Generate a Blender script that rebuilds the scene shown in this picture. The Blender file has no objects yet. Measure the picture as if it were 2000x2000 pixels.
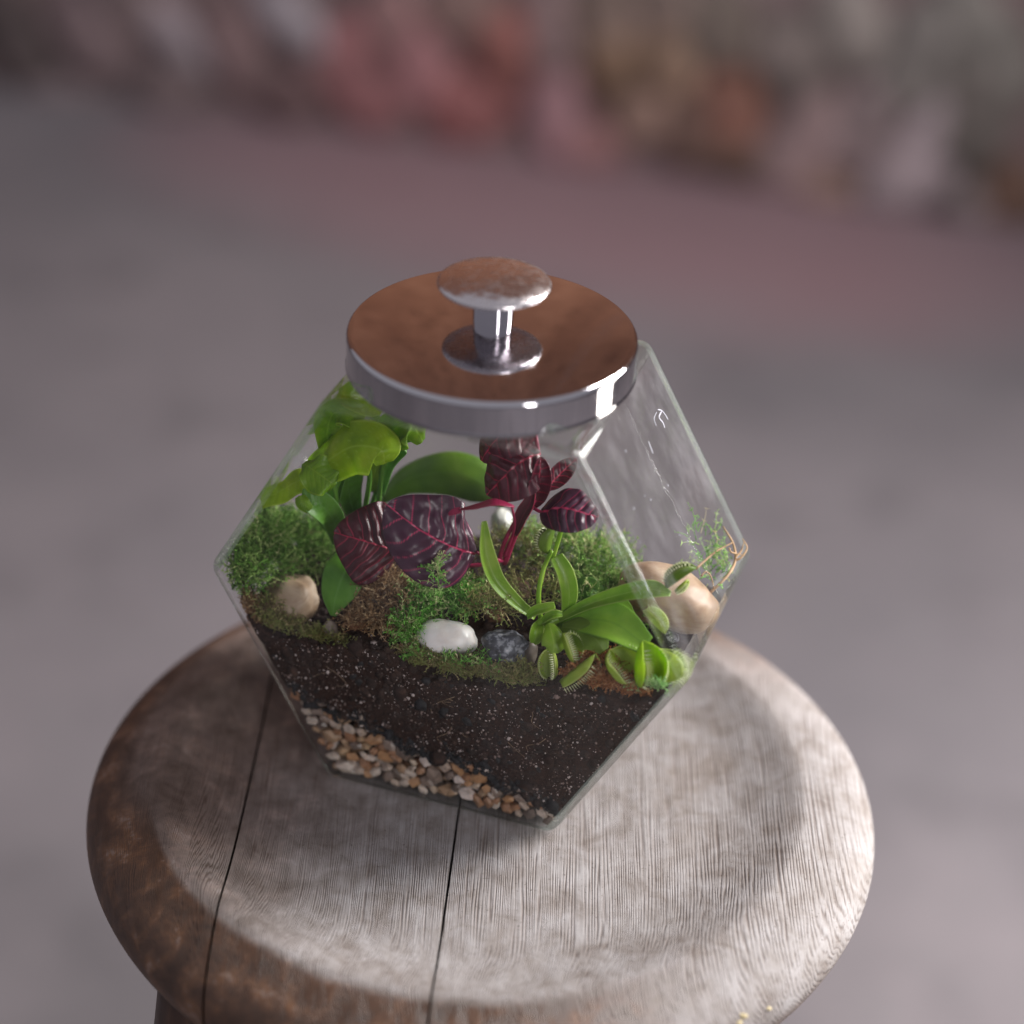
import bpy, bmesh, math, random
import numpy as np
from mathutils import Vector, Matrix, noise as mnoise

random.seed(7); np.random.seed(7)
scene = bpy.context.scene
col = scene.collection

# ------------------------------------------------------------------ camera
CAM = np.array([0.010346, -0.798423, 0.617047])
RT = np.array([0.999089, 0.022718, 0.036124])
UP = np.array([-0.042673, 0.531884, 0.845741])
FW = np.array([0.0, 0.846512, -0.532369])
FPX = 4614.39                                   # focal length in pixels of the 2000 px photograph
cam = bpy.data.cameras.new('camera'); camo = bpy.data.objects.new('camera', cam); col.objects.link(camo)
camo.matrix_world = Matrix(((RT[0], UP[0], -FW[0], CAM[0]), (RT[1], UP[1], -FW[1], CAM[1]), (RT[2], UP[2], -FW[2], CAM[2]), (0, 0, 0, 1)))
cam.sensor_width = 36; cam.sensor_fit = 'HORIZONTAL'; cam.lens = 36 * FPX / 2000
cam.clip_start = .05; cam.clip_end = 60
cam.dof.use_dof = True; cam.dof.focus_distance = .929; cam.dof.aperture_fstop = 2.8; cam.dof.aperture_blades = 0
scene.camera = camo

# ------------------------------------------------------------------ world, lamps, exposure
w = bpy.data.worlds.new('World'); scene.world = w; w.use_nodes = True
bg = w.node_tree.nodes['Background']; bg.inputs[0].default_value = (.92, .90, 1.0, 1); bg.inputs[1].default_value = .33
def area(name, loc, target, sx, sy, power, color):
    l = bpy.data.lights.new(name, 'AREA'); l.shape = 'RECTANGLE'; l.size = sx; l.size_y = sy; l.energy = power; l.color = color
    o = bpy.data.objects.new(name, l); col.objects.link(o); o.location = loc
    d = Vector(target) - Vector(loc); o.rotation_euler = d.to_track_quat('-Z', 'Y').to_euler(); return o
# daylight through a tall opening on the right, and a smaller one front right
area('window_light', (1.22, .45, .80), (0, 0, .55), .40, 1.40, 64, (1.0, .97, .94))
area('doorstep_light', (1.12, .22, -.36), (0, 0, -.2), .34, .42, 3.2, (1.0, .95, .86))
area('side_window_light', (1.05, -1.75, .75), (0, 0, .1), .26, 1.4, 15, (1.0, .97, .96))
vs = scene.view_settings; vs.view_transform = 'Standard'; vs.look = 'None'; vs.exposure = .22; vs.gamma = 1; vs.use_curve_mapping = False
scene.cycles.max_bounces = 14; scene.cycles.transparent_max_bounces = 24; scene.cycles.transmission_bounces = 12; scene.cycles.glossy_bounces = 6
scene.cycles.caustics_reflective = False; scene.cycles.caustics_refractive = True; scene.cycles.blur_glossy = .6
scene.cycles.use_denoising = True

# ------------------------------------------------------------------ coordinates
JY = math.radians(18.189); JC, JS = math.cos(JY), math.sin(JY)
WM, WT, WB, HM, HT, DH = .1, .0499, .0493, .0915, .1797, .0486     # jar half widths, heights, half depth
TH = .0025                                                       # glass thickness
def J(u, v, w_): return np.array([u * JC + v * JS, -u * JS + v * JC, w_])       # jar axes to world
def ray(px, py):
    d = FW + RT * (px - 1000) / FPX - UP * (py - 1000) / FPX; return d / np.linalg.norm(d)
NV = np.array([JS, JC, 0.]); NU = np.array([JC, -JS, 0.])
def at(px, py, v):                                               # the point of the jar's depth v that the photo shows there
    d = ray(px, py); return CAM + d * ((v - CAM @ NV) / (d @ NV))
def onz(px, py, z):
    d = ray(px, py); return CAM + d * ((z - CAM[2]) / d[2])
MM = .9387 / FPX                                                 # metres per photo pixel at the jar's front
_fu = [-.0985, -.0955, -.085, -.0768, -.0476, -.0233, -.0079, .0286, .0493, .0785, .0961, .1]
_fw = [.084, .082, .070, .0635, .0655, .0695, .0600, .0655, .073, .0733, .082, .084]
def S(u, v):                                                     # height of the soil
    f = np.interp(u, _fu, _fw); k = min(1, max(0, (v + .0448) / .035)); k = k * k * (3 - 2 * k)
    b = .0705 + .004 * max(0, abs(u) - .06) / .03 + .002 * math.sin(u * 90 + v * 60)
    return f * (1 - k) + b * k
def ground(px, py):                                              # depth v where the ray meets the soil
    last = -.044
    for i in range(90):
        v = -.0445 + i * .001
        X = at(px, py, v); u = X @ NU
        if X[2] <= S(u, v): return min(v, .042) if i else -.0445
    # going backwards the ray falls; find the crossing
    return last
def gpt(px, py, lift=0):
    best = -.0445
    for i in range(90):
        v = -.0445 + i * .001
        X = at(px, py, v); u = X @ NU
        if X[2] < S(u, v) + lift: break
        best = v
    return best, at(px, py, best)
TOCAM = -FW
def cr(a, b): return np.array([a[1] * b[2] - a[2] * b[1], a[2] * b[0] - a[0] * b[2], a[0] * b[1] - a[1] * b[0]])
def nrm(a): a = np.asarray(a, float); return a / (math.sqrt(float(a @ a)) + 1e-12)

# ------------------------------------------------------------------ object helpers
def tag(o, label=None, cat=None, group=None, kind=None):
    if label: o['label'] = label
    if cat: o['category'] = cat
    if group: o['group'] = group
    if kind: o['kind'] = kind
    return o
def thing(name, base, label, cat, group=None):
    o = bpy.data.objects.new(name, None); o.empty_display_size = .01; col.objects.link(o); o.location = Vector(base)
    return tag(o, label, cat, group)
def mesh(name, V, F, mat, parent=None, base=None, smooth=True, attrs=None):
    V = np.asarray(V, float)
    if parent is not None:
        b = np.array(parent.location); q = parent.parent
        while q is not None: b = b + np.array(q.location); q = q.parent
    elif base is not None: b = np.asarray(base, float)
    else: b = np.array([(V[:, 0].min() + V[:, 0].max()) / 2, (V[:, 1].min() + V[:, 1].max()) / 2, V[:, 2].min()])
    me = bpy.data.meshes.new(name); me.from_pydata((V - b).tolist(), [], [tuple(map(int, f)) for f in F]); me.update()
    if smooth: me.polygons.foreach_set('use_smooth', [True] * len(me.polygons))
    for k, a in (attrs or {}).items():
        at_ = me.attributes.new(k, 'FLOAT', 'POINT'); at_.data.foreach_set('value', np.asarray(a, np.float32))
    ml = mat if isinstance(mat, list) else [mat]
    for m in ml: me.materials.append(m)
    o = bpy.data.objects.new(name, me); col.objects.link(o)
    if parent is not None: o.parent = parent
    else: o.location = Vector(b)
    return o
def grid_faces(nu, nv, off=0, loop_u=False, loop_v=False):
    F = []
    for i in range(nu - (0 if loop_u else 1)):
        for j in range(nv - (0 if loop_v else 1)):
            i2, j2 = (i + 1) % nu, (j + 1) % nv
            F.append((off + i * nv + j, off + i2 * nv + j, off + i2 * nv + j2, off + i * nv + j2))
    return F
def lathe(profile, n=96, cx=0, cy=0):
    V = []; F = []; m = len(profile)
    for i in range(n):
        a = 2 * math.pi * i / n
        for r, z in profile: V.append((cx + r * math.cos(a), cy + r * math.sin(a), z))
    F = [tuple(reversed(f)) for f in grid_faces(n, m, loop_u=True)]
    return np.array(V), [tuple(reversed(f)) for f in F]
def spline(P, n):
    P = [np.asarray(p, float) for p in P]
    if len(P) == 2: return np.array([P[0] + (P[1] - P[0]) * t for t in np.linspace(0, 1, n)])
    Q = [2 * P[0] - P[1]] + P + [2 * P[-1] - P[-2]]; out = []
    for t in np.linspace(0, len(P) - 1, n):
        i = min(int(t), len(P) - 2); f = t - i; a, b, c, d = Q[i], Q[i + 1], Q[i + 2], Q[i + 3]
        out.append(.5 * ((2 * b) + (c - a) * f + (2 * a - 5 * b + 4 * c - d) * f * f + (3 * b - a - 3 * c + d) * f ** 3))
    return np.array(out)
def tube(P, R, k=8, n=24):
    C = spline(P, n); R = np.interp(np.linspace(0, 1, n), np.linspace(0, 1, len(R)), R); T = np.gradient(C, axis=0)
    V = []; ref = np.array([.3, .2, .9])
    for i in range(n):
        t = nrm(T[i]); a = nrm(np.cross(t, ref)); b = np.cross(t, a)
        for j in range(k):
            q = 2 * math.pi * j / k; V.append(C[i] + R[i] * (math.cos(q) * a + math.sin(q) * b))
    F = grid_faces(n, k, loop_v=True); F.append(tuple(range(k))); F.append(tuple((n - 1) * k + j for j in reversed(range(k))))
    return np.array(V), F
def join(parts):
    V = []; F = []; o = 0
    for v, f in parts:
        V.append(np.asarray(v)); F += [tuple(i + o for i in q) for q in f]; o += len(v)
    return np.concatenate(V), F
def n3(p, s, seed=0): return mnoise.noise(Vector((p[0] * s + seed, p[1] * s + seed * 1.7, p[2] * s - seed)))

# ------------------------------------------------------------------ materials
def mat(name, base=(.5, .5, .5), rough=.5, metal=0, spec=.5):
    m = bpy.data.materials.new(name); m.use_nodes = True; nt = m.node_tree; b = nt.nodes['Principled BSDF']
    b.inputs['Base Color'].default_value = (*base, 1); b.inputs['Roughness'].default_value = rough; b.inputs['Metallic'].default_value = metal
    b.inputs['Specular IOR Level'].default_value = spec
    return m, nt, b
def N(nt, t, **kw):
    n = nt.nodes.new(t)
    for k, v in kw.items():
        if k.startswith('_'): setattr(n, k[1:], v)
        else: n.inputs[k].default_value = v
    return n
def L(nt, a, b): nt.links.new(a, b)
def ramp(nt, fac, stops, interp='LINEAR'):
    r = nt.nodes.new('ShaderNodeValToRGB'); r.color_ramp.interpolation = interp
    while len(r.color_ramp.elements) < len(stops): r.color_ramp.elements.new(.5)
    for e, (p, c) in zip(r.color_ramp.elements, stops): e.position = p; e.color = (*c, 1) if len(c) == 3 else c
    L(nt, fac, r.inputs[0]); return r
def coords(nt, scale=(1, 1, 1), geo=False):
    tc = nt.nodes.new('ShaderNodeNewGeometry' if geo else 'ShaderNodeTexCoord'); mp = N(nt, 'ShaderNodeMapping'); mp.inputs['Scale'].default_value = scale
    L(nt, tc.outputs['Position' if geo else 'Object'], mp.inputs[0]); return mp.outputs[0]
def noise(nt, vec, scale, detail=4, rough=.55, dist=0):
    n = N(nt, 'ShaderNodeTexNoise', Scale=scale, Detail=detail, Roughness=rough, Distortion=dist); L(nt, vec, n.inputs['Vector']); return n
def bump(nt, h, b, strength=.3, dist=.001):
    bp = N(nt, 'ShaderNodeBump', Strength=strength, Distance=dist); L(nt, h, bp.inputs['Height']); L(nt, bp.outputs[0], b.inputs['Normal']); return bp
def mix(nt, fac, a, b, mode='MIX'):
    m = nt.nodes.new('ShaderNodeMix'); m.data_type = 'RGBA'; m.blend_type = mode
    for s, x in ((0, fac), (6, a), (7, b)):
        if hasattr(x, 'is_output') or hasattr(x, 'links'): L(nt, x, m.inputs[s])
        else: m.inputs[s].default_value = x if s == 0 else (*x, 1)
    return m.outputs[2]
def math_(nt, op, a, b=None, c=None):
    m = nt.nodes.new('ShaderNodeMath'); m.operation = op
    for s, x in enumerate((a, b, c)):
        if x is None: continue
        if hasattr(x, 'links'): L(nt, x, m.inputs[s])
        else: m.inputs[s].default_value = x
    return m.outputs[0]
def mrange(nt, x, a, b, c=0, d=1):
    m = nt.nodes.new('ShaderNodeMapRange'); m.interpolation_type = 'SMOOTHSTEP'
    L(nt, x, m.inputs[0])
    for i, q in enumerate((a, b, c, d)): m.inputs[i + 1].default_value = q
    return m.outputs[0]

STOOL = (.0031, -.0305)
def wood_mat():
    m, nt, b = mat('weathered_wood', rough=.5)
    geo = nt.nodes.new('ShaderNodeNewGeometry'); pos = geo.outputs['Position']
    sx = nt.nodes.new('ShaderNodeSeparateXYZ'); L(nt, pos, sx.inputs[0])
    # growth rings: planes nearly along y, leaning, closer together on the left
    mp = N(nt, 'ShaderNodeMapping'); mp.inputs['Scale'].default_value = (1, .035, .5); L(nt, pos, mp.inputs[0])
    n1 = noise(nt, mp.outputs[0], 42, 5, .6)
    xw = math_(nt, 'ADD', sx.outputs[0], math_(nt, 'MULTIPLY', n1.outputs[0], .016))
    xw = math_(nt, 'ADD', xw, math_(nt, 'MULTIPLY', sx.outputs[2], .55))
    xr = math_(nt, 'POWER', math_(nt, 'SUBTRACT', .42, xw), 2.3)            # spacing widens to the right
    ph = math_(nt, 'MULTIPLY', xr, 9000.0)
    ring = math_(nt, 'SINE', ph); ring = math_(nt, 'MULTIPLY_ADD', ring, .5, .5); wid = noise(nt, coords(nt, (1, .05, 1), True), 110, 3); ringp = math_(nt, 'MULTIPLY', math_(nt, 'POWER', ring, math_(nt, 'MULTIPLY_ADD', wid.outputs[0], 5.0, -.6)), mrange(nt, wid.outputs[0], .25, .6, .45, 1.0))
    fine = noise(nt, (lambda q: q)(coords(nt, (1, .03, 1), True)), 1500, 3, .6)
    brk = noise(nt, coords(nt, (1, .16, 1), True), 240, 3, .6)
    groove = math_(nt, 'MULTIPLY', ringp, mrange(nt, brk.outputs[0], .30, .62))
    # radius and angle about the seat's middle
    cx = math_(nt, 'SUBTRACT', sx.outputs[0], STOOL[0]); cy = math_(nt, 'SUBTRACT', sx.outputs[1], STOOL[1])
    rr = math_(nt, 'SQRT', math_(nt, 'ADD', math_(nt, 'MULTIPLY', cx, cx), math_(nt, 'MULTIPLY', cy, cy)))
    big = noise(nt, pos, 16, 5, .6); mid = noise(nt, pos, 75, 5, .65, .4); sm = noise(nt, pos, 420, 3, .6)
    # old varnish left on the rim and left side, with painted shade mixed in
    left = math_(nt, 'ADD', math_(nt, 'MULTIPLY', cx, -1.0), math_(nt, 'MULTIPLY', cy, .30))
    edge = math_(nt, 'ADD', rr, math_(nt, 'MULTIPLY', math_(nt, 'SUBTRACT', big.outputs[0], .5), .008))
    rimf = mrange(nt, edge, .1315, .1385); rims = mrange(nt, edge, .118, .160); frn = mrange(nt, math_(nt, 'ADD', cy, math_(nt, 'MULTIPLY', cx, .35)), -.105, -.045, 1, 0); rimv = math_(nt, 'ADD', math_(nt, 'MULTIPLY', rimf, frn), math_(nt, 'MULTIPLY', rims, math_(nt, 'SUBTRACT', 1.0, frn)))
    rimv = math_(nt, 'MULTIPLY', rimv, mrange(nt, math_(nt, 'ADD', left, math_(nt, 'MULTIPLY', math_(nt, 'SUBTRACT', mid.outputs[0], .5), .10)), -.125, -.05))
    leftv = mrange(nt, math_(nt, 'ADD', left, math_(nt, 'MULTIPLY', math_(nt, 'SUBTRACT', big.outputs[0], .5), .10)), .012, .105, 0, .66)
    varn_shade = math_(nt, 'MAXIMUM', rimv, leftv)
    low = mrange(nt, sx.outputs[2], -.020, -.010, .6, 0.)
    varn_shade = math_(nt, 'MAXIMUM', varn_shade, low)
    worn = mrange(nt, math_(nt, 'ADD', math_(nt, 'MULTIPLY', mid.outputs[0], .6), math_(nt, 'MULTIPLY', sm.outputs[0], .4)), .55, .68)
    varn_shade = math_(nt, 'MULTIPLY', varn_shade, math_(nt, 'SUBTRACT', 1.0, math_(nt, 'MULTIPLY', worn, .30)))
    grey = ramp(nt, mid.outputs[0], [(.26, (.165, .135, .120)), (.44, (.265, .240, .232)), (.66, (.36, .340, .342))]).outputs[0]
    stain = mrange(nt, big.outputs[0], .52, .74, 0, .38)
    grey = mix(nt, stain, grey, (.21, .165, .135))
    grey = mix(nt, math_(nt, 'MULTIPLY', groove, .72), grey, (.085, .055, .042))
    grey = mix(nt, mrange(nt, fine.outputs[0], .5, .75, 0, .35), grey, (.16, .12, .10))
    brown = ramp(nt, mid.outputs[0], [(.25, (.032, .018, .012)), (.5, (.090, .046, .028)), (.75, (.22, .105, .050))]).outputs[0]
    brown = mix(nt, math_(nt, 'MULTIPLY', groove, .6), brown, (.02, .012, .01))
    c = mix(nt, varn_shade, grey, brown)
    pit = noise(nt, pos, 900, 2, .5); c = mix(nt, mrange(nt, pit.outputs[0], .66, .74, 0, .7), c, (.05, .032, .024))
    L(nt, c, b.inputs['Base Color'])
    rg = math_(nt, 'SUBTRACT', .70, math_(nt, 'MULTIPLY', varn_shade, .20)); rg = math_(nt, 'ADD', rg, math_(nt, 'MULTIPLY', math_(nt, 'SUBTRACT', mid.outputs[0], .5), .3)); L(nt, rg, b.inputs['Roughness'])
    h = math_(nt, 'SUBTRACT', math_(nt, 'MULTIPLY', mid.outputs[0], .5), math_(nt, 'MULTIPLY', groove, .75))
    h = math_(nt, 'SUBTRACT', h, math_(nt, 'MULTIPLY', fine.outputs[0], .35))
    bump(nt, h, b, .42, .0009); b.inputs['Specular IOR Level'].default_value = .45
    return m
WOOD = wood_mat()

def simple_noise_mat(name, stops, scale, rough=.7, bs=.3, bd=.001, detail=5, spec=.4, geo=False):
    m, nt, b = mat(name, rough=rough, spec=spec); v = coords(nt, geo=geo); n = noise(nt, v, scale, detail, .6)
    r = ramp(nt, n.outputs[0], stops); L(nt, r.outputs[0], b.inputs['Base Color'])
    if bs: bump(nt, n.outputs[0], b, bs, bd)
    return m

def glass_pane(name='clear_glass', d0=.0005, d1=.010, dz=.22, ds=55):
    m = bpy.data.materials.new(name); m.use_nodes = True; nt = m.node_tree
    for n in list(nt.nodes): nt.nodes.remove(n)
    out = nt.nodes.new('ShaderNodeOutputMaterial'); lw = N(nt, 'ShaderNodeLayerWeight', Blend=.5); fr = math_(nt, 'MULTIPLY_ADD', math_(nt, 'POWER', lw.outputs['Facing'], 5.0), .90, .018)
    tr = N(nt, 'ShaderNodeBsdfTransparent'); tr.inputs[0].default_value = (.985, .99, .988, 1)
    gl = N(nt, 'ShaderNodeBsdfGlossy', Roughness=.03); gl.inputs[0].default_value = (1, 1, 1, 1)
    mx = nt.nodes.new('ShaderNodeMixShader'); geo = nt.nodes.new('ShaderNodeNewGeometry')
    # old pressed glass: slight ripple and a film of dust, heavier for painted sheen
    nz = noise(nt, geo.outputs['Position'], 14, 2); bp = N(nt, 'ShaderNodeBump', Strength=.10, Distance=.004); L(nt, nz.outputs[0], bp.inputs['Height']); L(nt, bp.outputs[0], gl.inputs['Normal'])
    L(nt, fr, mx.inputs[0]); L(nt, tr.outputs[0], mx.inputs[1]); L(nt, gl.outputs[0], mx.inputs[2])
    df = N(nt, 'ShaderNodeBsdfDiffuse'); df.inputs[0].default_value = (.7, .68, .72, 1)
    mp = N(nt, 'ShaderNodeMapping'); mp.inputs['Scale'].default_value = (1, 1, dz); L(nt, geo.outputs['Position'], mp.inputs[0])
    dn = noise(nt, mp.outputs[0], ds, 5, .65)
    mx2 = nt.nodes.new('ShaderNodeMixShader'); L(nt, mrange(nt, dn.outputs[0], .38, .78, d0, d1), mx2.inputs[0]); L(nt, mx.outputs[0], mx2.inputs[1]); L(nt, df.outputs[0], mx2.inputs[2])
    L(nt, mx2.outputs[0], out.inputs[0]); return m
def glass_edge():
    m = bpy.data.materials.new('thick_glass_edge'); m.use_nodes = True; nt = m.node_tree
    for n in list(nt.nodes): nt.nodes.remove(n)
    out = nt.nodes.new('ShaderNodeOutputMaterial'); g = N(nt, 'ShaderNodeBsdfGlass', Roughness=.04, IOR=1.45); g.inputs[0].default_value = (.93, .98, .96, 1)
    tr = N(nt, 'ShaderNodeBsdfTransparent'); tr.inputs[0].default_value = (.95, .97, .96, 1)
    mx = nt.nodes.new('ShaderNodeMixShader'); mx.inputs[0].default_value = .34
    lw = N(nt, 'ShaderNodeLayerWeight', Blend=.5); fr = math_(nt, 'MULTIPLY_ADD', math_(nt, 'POWER', lw.outputs['Facing'], 5.0), .90, .035)
    gl = N(nt, 'ShaderNodeBsdfGlossy', Roughness=.05); m0 = nt.nodes.new('ShaderNodeMixShader'); L(nt, fr, m0.inputs[0]); L(nt, tr.outputs[0], m0.inputs[1]); L(nt, gl.outputs[0], m0.inputs[2])
    L(nt, m0.outputs[0], mx.inputs[1]); L(nt, g.outputs[0], mx.inputs[2])
    df = N(nt, 'ShaderNodeBsdfTranslucent'); df.inputs[0].default_value = (.72, .84, .80, 1); m3 = nt.nodes.new('ShaderNodeMixShader'); m3.inputs[0].default_value = .085; L(nt, mx.outputs[0], m3.inputs[1]); L(nt, df.outputs[0], m3.inputs[2])
    L(nt, m3.outputs[0], out.inputs[0]); return m
PANE, EDGE = glass_pane(), glass_edge(); HAZY_SHEEN = glass_pane('streaked_sheen_glass', .008, .085, .16, 60)  # HAZY_SHEEN paints the right wall's sheen as a pale streaked film

def chrome(name, rough, wav, tone=(.80, .79, .80), ws=18, smudge=.10):
    m, nt, b = mat(name, tone, rough, 1); v = coords(nt, geo=True)
    n = noise(nt, v, ws, 2, .5); d = noise(nt, v, 260, 4, .6)
    bump(nt, n.outputs[0], b, wav, .002)
    L(nt, mrange(nt, d.outputs[0], .4, .75, rough, rough + smudge), b.inputs['Roughness']); return m
def chrome_top():
    m = chrome('polished_chrome_top', .03, .05, (.92, .87, .84), 34, .03); nt = m.node_tree; b = nt.nodes['Principled BSDF']; old = b.inputs['Normal'].links[0].from_node
    mp = N(nt, 'ShaderNodeMapping'); mp.inputs['Scale'].default_value = (.22, 1, 1); g = nt.nodes.new('ShaderNodeNewGeometry'); L(nt, g.outputs['Position'], mp.inputs[0])
    w_ = nt.nodes.new('ShaderNodeTexWave'); w_.bands_direction = 'Y'; w_.inputs['Scale'].default_value = 44; w_.inputs['Distortion'].default_value = 2.2; w_.inputs['Detail'].default_value = 1; w_.inputs['Detail Scale'].default_value = .6
    L(nt, mp.outputs[0], w_.inputs['Vector']); bp = N(nt, 'ShaderNodeBump', Strength=.16, Distance=.0012); L(nt, w_.outputs[1], bp.inputs['Height']); L(nt, old.outputs[0], bp.inputs['Normal']); L(nt, bp.outputs[0], b.inputs['Normal'])
    msk = noise(nt, g.outputs['Position'], 38, 2); L(nt, mix(nt, math_(nt, 'MULTIPLY', math_(nt, 'POWER', w_.outputs[1], 2.0), mrange(nt, msk.outputs[0], .42, .62, .08, .75)), (.97, .92, .89), (.52, .46, .44)), b.inputs['Base Color'])  # wavy reflection lines painted into the chrome's colour
    return m
CHROME = chrome('polished_chrome', .04, .09, (.58, .57, .60)); CHROMET = chrome_top(); CHROMEK = chrome('brushed_knob_chrome', .24, .45, (.70, .66, .67), 110)

def leaf_mat(name, stops, trans=.35, rough=.38, scale=60, vein=None, veincol=None, spec=.45, tcol=None):
    m, nt, b = mat(name, rough=rough, spec=spec); v = coords(nt, geo=True); n = noise(nt, v, scale, 4, .55)
    c = ramp(nt, n.outputs[0], stops).outputs[0]
    at_ = nt.nodes.new('ShaderNodeAttribute'); at_.attribute_name = 'vein'
    if veincol: c = mix(nt, at_.outputs['Fac'], c, veincol)
    L(nt, c, b.inputs['Base Color']); fine = noise(nt, v, 700, 3); bump(nt, fine.outputs[0], b, .12, .0006)
    t = nt.nodes.new('ShaderNodeBsdfTranslucent')
    if tcol: t.inputs[0].default_value = (*tcol, 1)
    else: L(nt, c, t.inputs[0])
    mx = nt.nodes.new('ShaderNodeMixShader'); mx.inputs[0].default_value = trans; out = nt.nodes['Material Output']
    L(nt, b.outputs[0], mx.inputs[1]); L(nt, t.outputs[0], mx.inputs[2]); L(nt, mx.outputs[0], out.inputs[0]); return m
LIME = leaf_mat('lime_leaf', [(.3, (.20, .36, .006)), (.5, (.36, .55, .010)), (.75, (.55, .68, .035))], .55, veincol=(.55, .72, .09))
LIMED = leaf_mat('lime_leaf_darker', [(.3, (.09, .22, .006)), (.5, (.19, .37, .010)), (.75, (.34, .50, .025))], .48, veincol=(.34, .52, .04))
MIDG = leaf_mat('green_leaf', [(.3, (.08, .23, .02)), (.6, (.15, .36, .04)), (.8, (.24, .44, .07))], .35, veincol=(.2, .42, .1))
DARKG = leaf_mat('deep_green_leaf', [(.3, (.055, .13, .012)), (.6, (.11, .22, .018)), (.8, (.18, .29, .04))], .3, veincol=(.14, .26, .06))
FLY = leaf_mat('flytrap_leaf', [(.3, (.16, .34, .02)), (.55, (.28, .46, .045)), (.8, (.46, .58, .11))], .40, rough=.32, veincol=(.5, .62, .18))
FLYD = leaf_mat('flytrap_olive_leaf', [(.3, (.09, .17, .015)), (.6, (.17, .27, .03)), (.8, (.27, .36, .06))], .35, veincol=(.3, .4, .1))
GRN = leaf_mat('flytrap_green_leaf', [(.3, (.15, .32, .02)), (.55, (.25, .45, .04)), (.8, (.40, .57, .08))], .38, veincol=(.12, .26, .03))
TRAP = leaf_mat('flytrap_trap', [(.3, (.26, .40, .03)), (.55, (.42, .55, .07)), (.8, (.60, .64, .16))], .40, rough=.35, veincol=(.62, .70, .22))
PURP = leaf_mat('burgundy_leaf', [(.3, (.034, .008, .022)), (.6, (.066, .017, .042)), (.85, (.12, .030, .066))], .12, .34, veincol=(.68, .05, .15), spec=.5)
WINE = leaf_mat('wine_leaf', [(.3, (.07, .010, .020)), (.6, (.12, .016, .032)), (.85, (.19, .03, .055))], .22, .32, veincol=(.55, .035, .09), spec=.6)
WINED = leaf_mat('dark_wine_leaf', [(.3, (.040, .007, .012)), (.6, (.075, .011, .020)), (.85, (.13, .02, .036))], .18, .38, veincol=(.50, .03, .08), spec=.45)
PINK = leaf_mat('magenta_stem', [(.3, (.22, .012, .045)), (.6, (.38, .02, .085)), (.85, (.52, .06, .16))], .25, .35)
TOOTH, _, _ = mat('pale_tooth', (.74, .78, .46), .4)

def strand_mat(name, stops, rough=.75, trans=.25):
    m, nt, b = mat(name, rough=rough, spec=.25); a = nt.nodes.new('ShaderNodeAttribute'); a.attribute_name = 'tone'
    c = ramp(nt, a.outputs['Fac'], stops).outputs[0]; L(nt, c, b.inputs['Base Color'])
    t = nt.nodes.new('ShaderNodeBsdfTranslucent'); L(nt, c, t.inputs[0]); mx = nt.nodes.new('ShaderNodeMixShader'); mx.inputs[0].default_value = trans
    L(nt, b.outputs[0], mx.inputs[1]); L(nt, t.outputs[0], mx.inputs[2]); L(nt, mx.outputs[0], nt.nodes['Material Output'].inputs[0]); return m
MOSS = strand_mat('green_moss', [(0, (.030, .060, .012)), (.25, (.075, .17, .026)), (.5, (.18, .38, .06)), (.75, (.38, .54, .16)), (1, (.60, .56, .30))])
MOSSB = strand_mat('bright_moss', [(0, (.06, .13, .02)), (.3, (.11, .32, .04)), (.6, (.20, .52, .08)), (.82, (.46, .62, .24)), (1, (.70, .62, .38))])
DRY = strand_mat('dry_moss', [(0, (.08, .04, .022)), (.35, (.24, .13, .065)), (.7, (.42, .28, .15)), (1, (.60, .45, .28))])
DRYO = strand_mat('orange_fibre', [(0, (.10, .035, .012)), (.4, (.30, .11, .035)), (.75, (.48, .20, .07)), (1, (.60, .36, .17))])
OLIVE = strand_mat('olive_moss', [(0, (.06, .045, .02)), (.35, (.17, .14, .05)), (.7, (.23, .28, .075)), (1, (.42, .34, .17))])

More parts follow.
